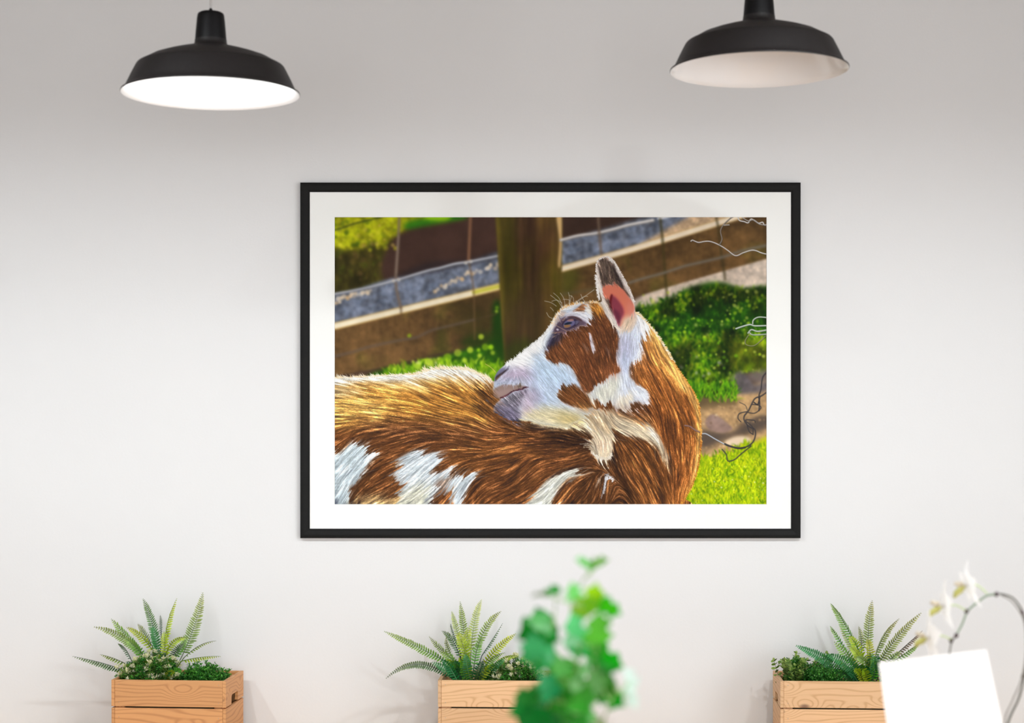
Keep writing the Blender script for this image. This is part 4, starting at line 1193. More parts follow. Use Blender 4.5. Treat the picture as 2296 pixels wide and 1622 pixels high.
# ---------------------------------------------------------------- pendant lamps
def pendant(px, py, d, lit, label):
    c = at(px, py, d)
    R = 0.2018
    root = empty('pendant_lamp', c)
    tag(root, label, 'lamp', 'black pendant lamps hanging before the wall')
    outer = [(.995, -.012), (1.0, -.004), (.996, .006), (.968, .020), (.952, .040), (.935, .075), (.895, .16), (.855, .24), (.829, .290), (.822, .299), (.812, .308), (.800, .315), (.74, .345), (.66, .390), (.55, .430),
             (.43, .467), (.33, .495), (.25, .515), (.205, .530), (.187, .548), (.181, .57), (.178, .60)]
    bm = bmesh.new()
    lathe(bm, [(r * R, z * R) for r, z in outer], 96)
    mesh_obj('shade', bm, MAT['shade_black'], root, True)
    inner = [(.995, -.012), (.985, -.006), (.962, .012), (.944, .034), (.926, .072), (.886, .156), (.846, .236), (.815, .282), (.784, .310), (.73, .341), (.65, .379), (.54, .418), (.42, .455), (.32, .482), (.24, .50), (.15, .51), (0, .512)]
    bm = bmesh.new()
    lathe(bm, [(r * R, z * R) for r, z in inner], 96)
    mesh_obj('shade_lining', bm, MAT['enamel'], root, True)['label'] = 'white enamel inside of the shade'
    cap = [(.150, .52), (.177, .575), (.174, .62), (.166, .72), (.157, .82), (.150, .875), (.142, .895), (.12, .908), (.06, .914), (0, .915)]
    bm = bmesh.new()
    lathe(bm, [(r * R, z * R) for r, z in cap], 64)
    mesh_obj('socket_cap', bm, MAT['cap_black'], root, True)
    bm = bmesh.new()
    lathe(bm, [(0, .90 * R), (.022 * R, .905 * R), (.024 * R, .925 * R), (.018 * R, .945 * R), (.010 * R, .96 * R), (0, .96 * R)], 24)
    mesh_obj('cord_grip', bm, MAT['cap_black'], root, True)
    top = RZ1 - c.z
    bm = bmesh.new()
    tube(bm, [(0, 0, .95 * R), (0.001, 0, .5 * top), (0, 0, top - .02)], .0028, 10)
    mesh_obj('cord', bm, MAT['cord'], root, True)
    bm = bmesh.new()
    lathe(bm, [(0, top - .03), (.03, top - .03), (.045, top - .02), (.05, top), (0, top)], 32)
    mesh_obj('ceiling_rose', bm, MAT['cap_black'], root, True)
    bm = bmesh.new()
    prof = [(0, .07), (.07, .085), (.125, .13), (.15, .2), (.14, .28), (.10, .36), (.07, .42), (.07, .51)]
    if lit < 2:
        prof = [(r * .8, .26 + z * .5) for r, z in prof[:-1]] + [(.06, .51)]
    lathe(bm, [(r * R, z * R) for r, z in prof], 32)
    b = mesh_obj('bulb', bm, {0: MAT['dull_bulb'], 1: MAT['bulb_on'], 2: MAT['bulb_row']}[lit], root, True)
    return root

def bulb_mat(name, strength):
    m, nt, bs = new_mat(name)
    tc = N(nt, 'ShaderNodeTexCoord'); gr = N(nt, 'ShaderNodeTexNoise')
    nt.links.new(tc.outputs['Object'], gr.inputs['Vector'])
    nt.links.new(gr.outputs['Fac'], bs.inputs['Roughness'])
    bs.inputs['Base Color'].default_value = (1, 1, 1, 1)
    bs.inputs['Emission Color'].default_value = (0.90, 0.965, 1.0, 1)
    bs.inputs['Emission Strength'].default_value = strength
    return m
MAT['bulb_on'] = bulb_mat('glowing_bulb', BULB)
MAT['bulb_row'] = bulb_mat('bright_glowing_bulb', BULB_ROW)
pendant(472.6, 209, 3.95, 1, 'lit black pendant lamp with glowing white inside, hung on a pale cord')
for k, xr in enumerate((-2.05, -1.3, 0.85, 1.6)):   # two pairs over the bar table, above the frame
    q = Vector((xr, 2.6, 2.78))
    pendant(PPX + q.x / q.y * FOC, PPY - (q.z - CAM_Z) / q.y * FOC, q.y, 2, 'bright lit pendant lamp of the high-hung pair %s' % ('beside the left wall' if xr < 0 else 'over the bar table'))
pendant(1701.8, 156, 3.95, 0, 'unlit black pendant lamp with dull white enamel inside its shade')

# ---------------------------------------------------------------- ledge under the crates
CR_Z = 0.728
SHL = 0.0880                      # the lower slats are taller
bm = bmesh.new(); box(bm, -2.6, 2.6, 4.70, RY1 - .001, CR_Z - .04, CR_Z, .003)
o = mesh_obj('ledge_board', bm, MAT['table'])
led = empty('wall_ledge', (0, RY1, CR_Z - .04)); o.parent = led; o.location = -led.location
tag(led, 'long oak ledge on the wall that carries the wooden crates', 'shelf')
for x in (-2.2, -.75, .75, 2.2):
    bm = bmesh.new(); box(bm, x - .015, x + .015, -.33, -.002, -.03, 0); box(bm, x - .015, x + .015, -.03, -.002, -.3, -.03)
    mesh_obj('bracket', bm, MAT['steel'], led)

# ---------------------------------------------------------------- crates
CW, CD, SH, GAP, TH = 0.326, 0.212, 0.0742, 0.0042, 0.009

def board_mesh(name, L, H, T, mat, notch=None):
    """board with its length along X, height Z, thickness Y (0..T)"""
    bm = bmesh.new()
    if notch is None:
        box(bm, 0, L, 0, T, 0, H, .0012)
    else:
        nw, nh = notch
        pts = [(0, 0), (L / 2 - nw / 2, 0)]
        for k in range(7):
            a = PI - (PI / 2) * k / 6
            pts.append((L / 2 - nw / 2 + .010 + .010 * math.cos(a), nh - .010 + .010 * math.sin(a)))
        for k in range(7):
            a = PI / 2 - (PI / 2) * k / 6
            pts.append((L / 2 + nw / 2 - .010 + .010 * math.cos(a), nh - .010 + .010 * math.sin(a)))
        pts += [(L / 2 + nw / 2, 0), (L, 0), (L, H), (0, H)]
        f = [bm.verts.new((x, 0, z)) for x, z in pts]
        b = [bm.verts.new((x, T, z)) for x, z in pts]
        n = len(pts)
        for i in range(n):
            j = (i + 1) % n
            bm.faces.new((f[i], f[j], b[j], b[i]))
        bm.faces.new(list(reversed(f))); bm.faces.new(b)
        bmesh.ops.recalc_face_normals(bm, faces=bm.faces)
    me = bpy.data.meshes.new(name)
    bm.to_mesh(me); bm.free()
    me.materials.append(mat)
    return me

def crate(px, d, theta, label, mat, seed):
    p = at(px, 1527.5, d)
    root = empty('wooden_crate', (p.x, p.y, CR_Z), -math.radians(theta))
    tag(root, label, 'crate', 'slatted pine crates on the ledge')
    long_b = board_mesh('slat', CW - 2 * TH - .0006, SH, TH, mat)
    long_l = board_mesh('slat', CW - 2 * TH - .0006, SHL, TH, mat)
    end_b = board_mesh('end_slat', CD, SHL, TH, mat)
    end_n = board_mesh('end_slat', CD, SH, TH, mat, (.078, .026))
    H = SH + SHL + GAP
    for lvl in (0, 1):
        z = lvl * (SHL + GAP)
        lb = long_b if lvl else long_l
        inst('slat', lb, root, (TH + .0003, .0006, z))
        inst('slat', lb, root, (TH + .0003, CD - TH, z))
        e = end_n if lvl else end_b
        inst('end_slat', e, root, (TH, 0, z), (0, 0, PI / 2))
        inst('end_slat', e, root, (CW, 0, z), (0, 0, PI / 2))
    bm = bmesh.new(); box(bm, 0, H - .012, 0, .02, 0, .026, .001)
    pm = bpy.data.meshes.new('corner_post'); bm.to_mesh(pm); bm.free(); pm.materials.append(mat)
    for x in (TH + .026, CW - TH):
        for y in (TH + .001, CD - TH - .021):
            inst('corner_post', pm, root, (x, y, .002), (0, -PI / 2, 0))
    for k in range(3):
        bm = bmesh.new(); w = (CD - 2 * TH - .01) / 3
        box(bm, TH + .001, CW - TH - .001, TH + .001 + k * (w + .005), TH + .001 + k * (w + .005) + w, .001, .008)
        mesh_obj('bottom_slat', bm, mat, root)
    bm = bmesh.new(); box(bm, TH + .028, CW - TH - .028, TH + .003, CD - TH - .003, .009, H - .03, .004)
    mesh_obj('planting_foam', bm, MAT['soil'], root)['label'] = 'dark planting foam filling the crate'
    bm = bmesh.new()
    for (bx, bz) in ((.012, .012), (.012, SH - .012), (CW - .012, .012), (CW - .012, SH - .012)):
        for lvl in (0, 1):
            x = TH + .012 if bx < .1 else CW - TH - .012
            bmesh.ops.create_icosphere(bm, subdivisions=1, radius=.0011, matrix=Matrix.Translation((x, .0006, bz + lvl * (SHL + GAP))))
    mesh_obj('nail', bm, MAT['steel'], root)['kind'] = 'stuff'
    return root

random.seed(5)
crateA = crate(249.8, 4.872, 5.0, 'pine crate whose right end with hand hole shows, below the lit lamp', MAT['pine_warm'], 1)
crateB = crate(982.0, 4.860, 3.0, 'pine crate with a big round knot, behind the blurred potted ivy', MAT['pine'], 2)
crateC = crate(1749.8, 4.845, 3.5, 'pale pine crate partly hidden by the white card', MAT['pine'], 3)

# ---------------------------------------------------------------- plants in the crates
def lin3(c):
    return srgb(*c)[:3]

def col_mesh(name, verts, faces, cols, mat, parent, origin, smooth=True):
    me = bpy.data.meshes.new(name)
    o0 = Vector(origin)
    me.from_pydata([tuple(Vector(v) - o0) for v in verts], [], faces)
    a = me.color_attributes.new('Col', 'FLOAT_COLOR', 'POINT')
    a.data.foreach_set('color', np.concatenate([np.array(cols, np.float32), np.ones((len(cols), 1), np.float32)], 1).ravel())
    me.materials.append(mat)
    if smooth:
        me.polygons.foreach_set('use_smooth', [True] * len(me.polygons))
    me.update()
    return link(bpy.data.objects.new(name, me), parent) if parent is not None else me

def frond(parent, P0, P1, P2, half, lf, rf, c_base, c_tip, c_spine, rnd, pairs=None):
    """a fern frond: spine through P0 (base), P1 (middle), P2 (tip), paired leaflets"""
    P0, P1, P2 = Vector(P0), Vector(P1), Vector(P2)
    ctl = P1 * 2 - (P0 + P2) * .5
    bez = lambda t: P0 * (1 - t) ** 2 + ctl * 2 * t * (1 - t) + P2 * t * t
    tan = lambda t: ((ctl - P0) * (1 - t) + (P2 - ctl) * t).normalized()
    length = sum((bez((i + 1) / 20) - bez(i / 20)).length for i in range(20))
    n = pairs or max(12, int(length / .0072))
    V, F, K = [], [], []
    cb, ct, cs = np.array(lin3(c_base)), np.array(lin3(c_tip)), np.array(lin3(c_spine))
    # spine
    m = 16
    rings = []
    for i in range(m + 1):
        t = i / m
        p, tg = bez(t), tan(t)
        a = tg.cross(Vector((0, 1, 0))).normalized(); b = tg.cross(a)
        r = .0014 * (1 - .75 * t)
        ring = []
        for k in range(5):
            ring.append(len(V)); V.append(p + (a * math.cos(2 * PI * k / 5) + b * math.sin(2 * PI * k / 5)) * r); K.append(cs)
        rings.append(ring)
    for A, B in zip(rings[:-1], rings[1:]):
        for k in range(5):
            F.append((A[k], A[(k + 1) % 5], B[(k + 1) % 5], B[k]))
    for i in range(n):
        t = .10 + .895 * (i / (n - 1)) ** .97
        p, tg = bez(t), tan(t)
        prof = min(1.0, .55 + 1.6 * t) * max(.10, (1 - ((t - .30) / .72) ** 2 * .9 if t > .30 else 1))
        a = tg.cross(Vector((0, 1, 0)))
        if a.length < .05:
            a = Vector((1, 0, 0))
        a.normalize()                       # right-hand side in the picture plane
        nrm = a.cross(tg).normalized()
        if nrm.y > 0:
            nrm = -nrm                      # towards the room
        for sgn, fct in ((-1, lf), (1, rf)):
            fct = max(-1, min(1, fct + rnd.uniform(-.06, .06)))
            side = a * sgn * fct + nrm * math.sqrt(max(0, 1 - fct * fct)) * .9
            fwd = .34 + .3 * t
            dr = (side + tg * fwd).normalized()
            l = half * prof * rnd.uniform(.9, 1.06)
            w = min(.0026, l * .27) * rnd.uniform(.9, 1.1)
            wd = (tg - dr * tg.dot(dr)).normalized() * w
            up = wd.cross(dr).normalized()
            droop = -up * l * .10 * (1 if up.z > 0 else -1)
            tc_ = np.clip(cb + (ct - cb) * (t ** 1.2), 0, 1) * rnd.uniform(.98, 1.34)
            te = np.clip(tc_ * 1.25 + .02, 0, 1)
            s = len(V)
            q0 = p
            V += [q0, q0 + dr * l * .12 + wd * .75, q0 + dr * l * .5 + wd + droop * .4, q0 + dr * l * .85 + wd * .62 + droop, q0 + dr * l + droop * 1.4,
                  q0 + dr * l * .85 - wd * .62 + droop, q0 + dr * l * .5 - wd + droop * .4, q0 + dr * l * .12 - wd * .75, q0 + dr * l * .5 + up * w * .25 + droop * .4]
            K += [tc_ * .8, tc_, tc_, te, te, te, tc_, tc_, tc_ * .9]
            F += [(s, s + 1, s + 8), (s + 1, s + 2, s + 8), (s + 2, s + 3, s + 8), (s + 3, s + 4, s + 8), (s + 4, s + 5, s + 8), (s + 5, s + 6, s + 8), (s + 6, s + 7, s + 8), (s + 7, s, s + 8)]
    return col_mesh('frond', V, F, K, MAT['leaf'], parent, parent.location, smooth=False)

GREENS = {  # base colour, tip colour, spine colour
    'o': ((94, 132, 40), (160, 164, 98), (92, 108, 72)),      # olive
    'y': ((146, 172, 24), (178, 188, 78), (116, 140, 48)),    # yellow green
    'd': ((44, 104, 50), (124, 138, 100), (56, 78, 68)),      # dark, blue-ish
    'g': ((76, 144, 40), (152, 172, 98), (78, 112, 70)),      # mid green
    'p': ((140, 172, 78), (190, 198, 134), (140, 158, 100)),  # pale
    't': ((28, 106, 54), (76, 142, 84), (100, 164, 120)),     # deep teal green
    'm': ((104, 104, 80), (128, 118, 104), (76, 80, 78)),     # brownish shade
}

def fern(crate_root, zoom, scale, base_d, label, spec, seed):
    rnd = random.Random(seed)
    zx, zy = zoom
    R = lambda x, y, d: at(zx + x / scale, zy + y / scale, d)
    xs = [s[0][0] for s in spec]
    c = R(sum(xs) / len(xs), 1500 * scale / 4.783 * 0 + max(s[0][1] for s in spec), base_d)
    root = empty('fern', (c.x, base_d, CR_Z + SH + SHL + GAP - .03))
    tag(root, label, 'fern')
    for (b, m, t, half, lf, rf, kind, dm, dt) in spec:
        hl = half / scale / FOC * base_d
        d0 = base_d + rnd.uniform(-.02, .02)
        g = GREENS[kind]
        j = lambda cc: tuple(max(0, min(255, v + rnd.uniform(-8, 8))) for v in cc)
        P0 = R(b[0], b[1], d0); P1 = R(m[0], m[1], base_d + dm); P2 = R(t[0], t[1], base_d + dt)
        P0 = Vector((P0.x * .92 + c.x * .08, P0.y, P0.z))
        frond(root, P0, P1, P2, hl, lf, rf, j(g[0]), j(g[1]), j(g[2]), rnd)
        # the stalk below the leaflets, down to the foam
        bm = bmesh.new()
        foot = Vector((c.x + (P0.x - c.x) * .35, base_d, root.location.z))
        tube(bm, [tuple(v - root.location) for v in spline([foot, (foot + P0) * .5 + Vector((0, 0, .004)), P0], 4)], .0013, 6)
        me = bpy.data.meshes.new('stalk'); bm.to_mesh(me); bm.free()
        a = me.color_attributes.new('Col', 'FLOAT_COLOR', 'POINT')
        a.data.foreach_set('color', np.tile(np.array(srgb(*g[2]), np.float32), len(me.vertices)))
        me.materials.append(MAT['stem'])
        link(bpy.data.objects.new('stalk', me), root)
    # short young fronds that fill the heart of the plant
    z0 = root.location.z + .004
    for i in range(20):
        a = rnd.uniform(-1, 1)
        P0 = Vector((c.x + a * .035, base_d + rnd.uniform(-.03, .02), z0))
        tip = P0 + Vector((a * .055 + rnd.uniform(-.02, .02), rnd.uniform(-.05, .01), rnd.uniform(.055, .105) * (1 - .35 * abs(a))))
        tip.y = max(4.87, tip.y)
        mid = (P0 + tip) * .5 + Vector((0, 0, .012))
        g = GREENS[rnd.choice('gtydgyt')]
        j = lambda cc: tuple(max(0, min(255, v + rnd.uniform(-10, 10))) for v in cc)
        frond(root, P0, mid, tip, rnd.uniform(.014, .019), .95, .95, j(g[0]), j(g[0]), j(g[2]), rnd)
    return root

specA = [
    ((1040, 830), (965, 480), (865, 210), 66, .95, .95, 'd', .05, .08),
    ((1095, 780), (1130, 470), (1225, 205), 60, .95, .12, 'y', .03, .05),
    ((1290, 850), (1415, 500), (1505, 145), 84, .95, .95, 'o', .05, .10),
    ((850, 850), (650, 625), (340, 510), 70, .9, .9, 'o', .0, -.02),
    ((850, 800), (680, 600), (525, 425), 64, .9, .9, 'g', .03, .05),
    ((660, 990), (420, 895), (112, 825), 66, .2, .95, 'd', -.02, -.05),
    ((720, 940), (560, 850), (405, 805), 50, .3, .9, 'o', .0, .0),
    ((960, 720), (875, 570), (808, 480), 46, .9, .9, 'o', .05, .08),
    ((1062, 620), (1056, 480), (1050, 385), 30, .9, .9, 'd', .07, .10),
    ((1110, 830), (1200, 660), (1345, 628), 62, .9, .5, 'y', -.02, -.03),
    ((1320, 850), (1470, 710), (1648, 660), 34, .95, .1, 'o', .02, .02),
    ((1290, 880), (1490, 835), (1695, 826), 48, .95, .15, 'y', -.02, -.04),
    ((720, 880), (670, 740), (595, 688), 42, .3, .8, 'd', .05, .06),
    ((980, 790), (840, 610), (690, 515), 58, .9, .9, 'y', .02, .02),
    ((1040, 880), (1010, 660), (960, 500), 72, .9, .9, 't', -.01, .0),
    ((1230, 850), (1280, 720), (1335, 630), 52, .9, .9, 'g', .0, .02),
    ((900, 880), (780, 720), (650, 620), 66, .9, .9, 'g', -.02, -.02),
    ((1120, 880), (1100, 700), (1090, 560), 60, .9, .9, 'y', -.01, .0),
    ((1180, 870), (1220, 760), (1300, 690), 56, .9, .9, 'd', -.02, -.03),
    ((1050, 760), (1110, 640), (1135, 570), 40, .5, .9, 'm', .07, .09),
]
specB = [
    ((765, 980), (738, 700), (710, 482), 44, .9, .9, 'o', .04, .07),
    ((800, 940), (830, 650), (888, 465), 46, .95, .95, 'p', .04, .06),
    ((730, 900), (675, 690), (640, 562), 34, .9, .9, 'p', .06, .09),
    ((850, 900), (930, 690), (1048, 562), 44, .95, .95, 'o', .03, .04),
    ((640, 1010), (345, 850), (80, 728), 48, .9, .95, 'g', .0, .02),
    ((650, 1135), (370, 1000), (95, 1118), 44, .9, .95, 'd', -.05, -.08),
    ((640, 960), (540, 865), (452, 770), 34, .9, .9, 'o', .06, .10),
    ((710, 960), (650, 810), (560, 725), 42, .9, .9, 'd', .04, .06),
    ((640, 950), (603, 850), (595, 770), 28, .8, .8, 'o', .06, .08),
    ((900, 930), (975, 800), (1063, 660), 24, .9, .15, 'd', .03, .04),
    ((900, 1020), (1030, 860), (1170, 748), 46, .9, .95, 'y', .0, .0),
    ((880, 1110), (960, 970), (1080, 905), 46, .9, .6, 'g', -.03, -.05),
    ((770, 1020), (735, 850), (690, 745), 60, .95, .95, 'y', -.01, .0),
    ((830, 1030), (850, 880), (895, 760), 48, .95, .95, 'g', .0, .0),
    ((770, 1000), (760, 830), (790, 690), 56, .95, .95, 'y', .0, .02),
    ((800, 1135), (770, 1030), (755, 920), 60, .95, .95, 't', -.05, -.06),
    ((690, 1135), (600, 1045), (480, 985), 54, .9, .9, 't', -.03, -.04),
    ((860, 1135), (875, 1060), (905, 960), 50, .95, .95, 'd', -.04, -.06),
    ((960, 1090), (1060, 960), (1190, 935), 46, .9, .6, 'y', -.03, -.05),
    ((930, 1120), (1000, 1020), (1080, 960), 48, .9, .9, 't', -.04, -.06),
    ((700, 1060), (640, 960), (540, 900), 50, .9, .9, 'g', -.01, -.01),
    ((700, 880), (650, 740), (632, 665), 18, .8, .8, 'd', .07, .09),
]
specC = [
    ((880, 960), (745, 690), (628, 518), 58, .35, .95, 'g', .03, .05),
    ((945, 960), (955, 710), (985, 492), 56, .95, .95, 'o', .03, .05),
    ((1010, 1000), (1085, 800), (1215, 648), 48, .95, .6, 'o', .03, .05),
    ((1040, 1050), (1195, 815), (1405, 598), 62, .95, .85, 'o', .0, .0),
    ((1100, 1050), (1280, 875), (1415, 752), 42, .95, .2, 'm', .02, .02),
    ((1150, 1040), (1290, 935), (1385, 870), 40, .95, .6, 'g', -.01, -.01),
    ((840, 1170), (600, 1010), (330, 880), 74, .9, .9, 't', -.04, -.07),
    ((890, 1175), (780, 1040), (590, 955), 84, .9, .9, 't', -.05, -.08),
    ((960, 1150), (880, 990), (790, 880), 60, .9, .9, 'y', -.03, -.03),
    ((760, 950), (680, 800), (622, 712), 32, .6, .9, 'g', .04, .05),
    ((960, 1060), (965, 930), (945, 820), 56, .9, .9, 'y', -.01, .0),
    ((900, 1040), (800, 880), (695, 695), 42, .9, .9, 'p', .03, .04),
    ((1000, 1165), (1000, 1060), (985, 950), 60, .9, .9, 't', -.05, -.07),
    ((890, 980), (890, 830), (868, 715), 34, .9, .9, 'o', .05, .07),
    ((840, 1080), (760, 960), (660, 850), 62, .9, .9, 'g', -.02, -.02),
    ((930, 1020), (850, 880), (790, 800), 56, .9, .9, 'y', .0, .0),
    ((1080, 1100), (1140, 1000), (1230, 930), 52, .9, .9, 'g', -.02, -.03),
    ((990, 1100), (930, 1020), (850, 980), 60, .9, .9, 'g', -.04, -.05),
]
fern(crateA, (140, 1300), 4.783, 4.955, 'plastic fern with a tall frond on the wall, rising from the warm pine crate', specA, 11)
fern(crateB, (840, 1220), 3.703, 4.955, 'plastic fern with fronds arching left, beside the blurred ivy', specB, 12)
fern(crateC, (1700, 1220), 3.852, 4.950, 'plastic fern next to round-leaved greenery, behind the white card', specC, 13)

# ---- small filler plants: sprigs on short stems
def sprig_mesh(kind, seed):
    rnd = random.Random(seed)
    V, F, K = [], [], []

    def leaf(p, dr, l, w, col, round_=False):
        dr = dr.normalized()
        a = dr.cross(Vector((0, 0, 1)))
        if a.length < .05:
            a = Vector((1, 0, 0))
        a = (Matrix.Rotation(rnd.uniform(-.7, .7), 3, dr) @ a.normalized()) * w
        up = a.cross(dr).normalized()
        c = np.array(lin3(col)) * rnd.uniform(.8, 1.2)
        s = len(V)
        if round_:
            n = 8
            V.append(p + dr * l * .5 - up * w * .25); K.append(c)
            for k in range(n):
                q = 2 * PI * k / n
                V.append(p + dr * l * (.5 - .5 * math.cos(q)) + a * math.sin(q)); K.append(c * rnd.uniform(.95, 1.15))
            F.extend([(s, s + 1 + k, s + 1 + (k + 1) % n) for k in range(n)])
        else:
            V.extend([p, p + dr * l * .4 + a, p + dr * l * .85 + a * .6, p + dr * l, p + dr * l * .85 - a * .6, p + dr * l * .4 - a, p + dr * l * .5 - up * w * .4])
            K.extend([c * .8, c, c, c * 1.15, c, c, c * .9])
            F.extend([(s, s + 1, s + 6), (s + 1, s + 2, s + 6), (s + 2, s + 3, s + 6), (s + 3, s + 4, s + 6), (s + 4, s + 5, s + 6), (s + 5, s, s + 6)])

    def stem(a, b, r, col):
        ring = []
        t = (b - a).normalized()
        u = t.cross(Vector((.3, .9, .1))).normalized(); v = t.cross(u)
        s = len(V)
        for q, rr in ((a, r), (b, r * .6)):
            for k in range(4):
                V.append(q + (u * math.cos(PI * k / 2) + v * math.sin(PI * k / 2)) * rr); K.append(np.array(lin3(col)))
        for k in range(4):
            F.append((s + k, s + (k + 1) % 4, s + 4 + (k + 1) % 4, s + 4 + k))

    def rdir(el0, el1):
        az, el = rnd.uniform(0, 2 * PI), rnd.uniform(el0, el1)
        return Vector((math.cos(az) * math.cos(el), math.sin(az) * math.cos(el), math.sin(el)))

    if kind == 'flower':
        stem(Vector((0, 0, 0)), Vector((0, 0, .034)), .0007, (90, 130, 60))
        for i in range(22):
            z = rnd.uniform(.006, .03)
            leaf(Vector((0, 0, z)), rdir(.1, .9), rnd.uniform(.009, .015), .0017, rnd.choice([(84, 134, 44), (64, 118, 38), (120, 160, 66), (150, 180, 96)]))
        for i in range(15):
            b = Vector((0, 0, .031)) + rdir(.0, 1.0) * .003
            leaf(b, rdir(.35, 1.45), rnd.uniform(.008, .013), .0021, rnd.choice([(240, 236, 202), (226, 224, 170), (248, 245, 222), (206, 212, 150)]))
    elif kind == 'green':
        stem(Vector((0, 0, 0)), Vector((0, 0, .03)), .0006, (60, 110, 40))
        for j in range(7):
            d = rdir(.3, 1.4)
            b = Vector((0, 0, rnd.uniform(.006, .028)))
            e = b + d * rnd.uniform(.010, .017)
            stem(b, e, .0004, (64, 120, 44))
            for i in range(9):
                p = b + (e - b) * rnd.uniform(.3, 1)
                leaf(p, rdir(-.2, 1.3), rnd.uniform(.0045, .0075), .0016, rnd.choice([(66, 148, 42), (50, 124, 42), (104, 176, 66), (84, 160, 50), (36, 100, 36)]))
    elif kind == 'moss':
        for j in range(9):
            d = rdir(.2, 1.4)
            e = d * rnd.uniform(.014, .026)
            stem(Vector((0, 0, 0)), e, .0005, (40, 90, 34))
            for i in range(11):
                leaf(e * rnd.uniform(.35, 1), rdir(-.3, 1.3), rnd.uniform(.004, .007), .0018, rnd.choice([(54, 128, 42), (38, 102, 38), (86, 154, 56), (68, 142, 46), (108, 166, 78)]))
    else:                                   # round leaves on opposite pairs
        b = Vector((0, 0, 0)); d = Vector((0, 0, 1))
        for j in range(7):
            d = (d + Vector((rnd.uniform(-.16, .16), rnd.uniform(-.16, .16), 0))).normalized()
            e = b + d * .0085
            stem(b, e, .0008, (104, 128, 66))
            az = j * 1.45 + rnd.uniform(-.3, .3)
            for s in (0, PI):
                leaf(e, Vector((math.cos(az + s), math.sin(az + s), .45)), rnd.uniform(.0095, .0130), .0050 * rnd.uniform(.9, 1.1), rnd.choice([(104, 138, 56), (126, 156, 74), (84, 116, 54), (92, 110, 62), (142, 168, 84)]), True)
            b = e
        leaf(b, d, .009, .0035, (158, 180, 96), True)
    return col_mesh('sprig', V, F, K, MAT['leaf'], None, (0, 0, 0), smooth=False)

SPR = {k: [sprig_mesh(k, 40 + i * 7 + len(k)) for i in range(3)] for k in ('flower', 'green', 'moss', 'round')}

def bush(name, label, cat, px0, px1, py_top, d0, d1, mix, n, seed, lean=.9, smin=.9, smax=1.25):
    """sprigs growing from the foam, a rounded mound that fills px0..px1 up to py_top"""
    rnd = random.Random(seed)
    dm = (d0 + d1) / 2
    zf = CR_Z + SH + SHL + GAP - .03
    xa, xb = at(px0, 0, dm).x, at(px1, 0, dm).x
    ztop = at(0, py_top, dm).z
    cx, rx = (xa + xb) / 2, (xb - xa) / 2
    root = empty(name, (cx, dm, zf))
    tag(root, label, cat)
    for i in range(n):
        while True:
            u, v = rnd.uniform(-1, 1), (rnd.uniform(-1, 1) if i % 3 else rnd.uniform(-1, -.5))
            if u * u + v * v < 1:
                break
        h = math.sqrt(max(0.0, 1 - (u * u * .8 + v * v * .35)))
        kind = rnd.choices([k for k, w in mix], [w for k, w in mix])[0]
        top = zf + (ztop - zf) * h * (rnd.uniform(.72, 1.0) if i % 2 else rnd.uniform(.3, .75))
        L = {'flower': .042, 'green': .042, 'moss': .028, 'round': .066}[kind]
        sc = rnd.uniform(smin, smax)
        p = Vector((cx + u * rx * .88, dm + v * (d1 - d0) / 2, max(zf, top - L * sc)))
        o = inst('sprig', rnd.choice(SPR[kind]), root, p - root.location)
        o.scale = (sc, sc, sc)
        o.rotation_euler = (rnd.uniform(-.25, .25) - v * .2, u * lean * .75 + rnd.uniform(-.2, .2), rnd.uniform(0, 6.28))
    # stems down into the foam
    bm = bmesh.new()
    for ch in list(root.children):
        b = ch.location
        if b.z > .002:
            tube(bm, [(b.x * .6, b.y * .7, 0), tuple(b)], .0008, 4)
    if len(bm.verts):
        me = bpy.data.meshes.new('stems'); bm.to_mesh(me)
        a = me.color_attributes.new('Col', 'FLOAT_COLOR', 'POINT')
        a.data.foreach_set('color', np.tile(np.array(srgb(44, 84, 34), np.float32), len(me.vertices)))
        me.materials.append(MAT['stem'])
        so = link(bpy.data.objects.new('stems', me), root); so['kind'] = 'stuff'
    bm.free()
    return root

bush('flowering_filler_plant', 'cream-tipped leafy filler plant in front of the fern in the warm pine crate', 'plant', 262, 420, 1448, 4.885, 4.985, [('flower', 6), ('green', 4)], 150, 71)
bush('fine_leaved_plant', 'fine bright green filler plant at the right end of the warm pine crate', 'plant', 392, 524, 1474, 4.885, 5.01, [('green', 9), ('moss', 2)], 130, 72, lean=.5)
bush('flowering_filler_plant', 'cream-tipped leafy filler plant between fern and blurred ivy', 'plant', 1088, 1230, 1462, 4.885, 5.0, [('flower', 6), ('green', 4)], 140, 73)
bush('round_leaved_plant', 'olive plant with small round leaves at the left end of the pale crate', 'plant', 1752, 1806, 1446, 4.885, 5.0, [('round', 7), ('moss', 3)], 48, 74, lean=.35)
bush('mossy_plant', 'low mossy green filler plant below the fern in the pale crate', 'plant', 1772, 1900, 1478, 4.875, 4.98, [('moss', 8), ('green', 3)], 100, 75, lean=.5)
bush('round_leaved_plant', 'dark round-leaved plant peeping out behind the fern in the pale crate', 'plant', 1815, 1885, 1450, 4.97, 5.015, [('round', 5), ('moss', 2)], 14, 76, lean=.5)

# ---------------------------------------------------------------- high table with the blurred things
TB_Z = 0.92
tb = empty('bar_table', (0.45, 2.5, 0))
tag(tb, 'oak bar table carrying the potted ivy, the orchid and the white card', 'table')
bm = bmesh.new(); box(bm, -.85, .95, -.8, .75, TB_Z - .035, TB_Z, .004); mesh_obj('table_top', bm, MAT['table'], tb)
bm = bmesh.new(); box(bm, -.025, .025, -.025, .025, 0, TB_Z - .035, .003)
lm = bpy.data.meshes.new('leg'); bm.to_mesh(lm); bm.free(); lm.materials.append(MAT['black_frame'])
for x in (-.78, .88):
    for y in (-.73, .68):
        inst('leg', lm, tb, (x, y, 0))

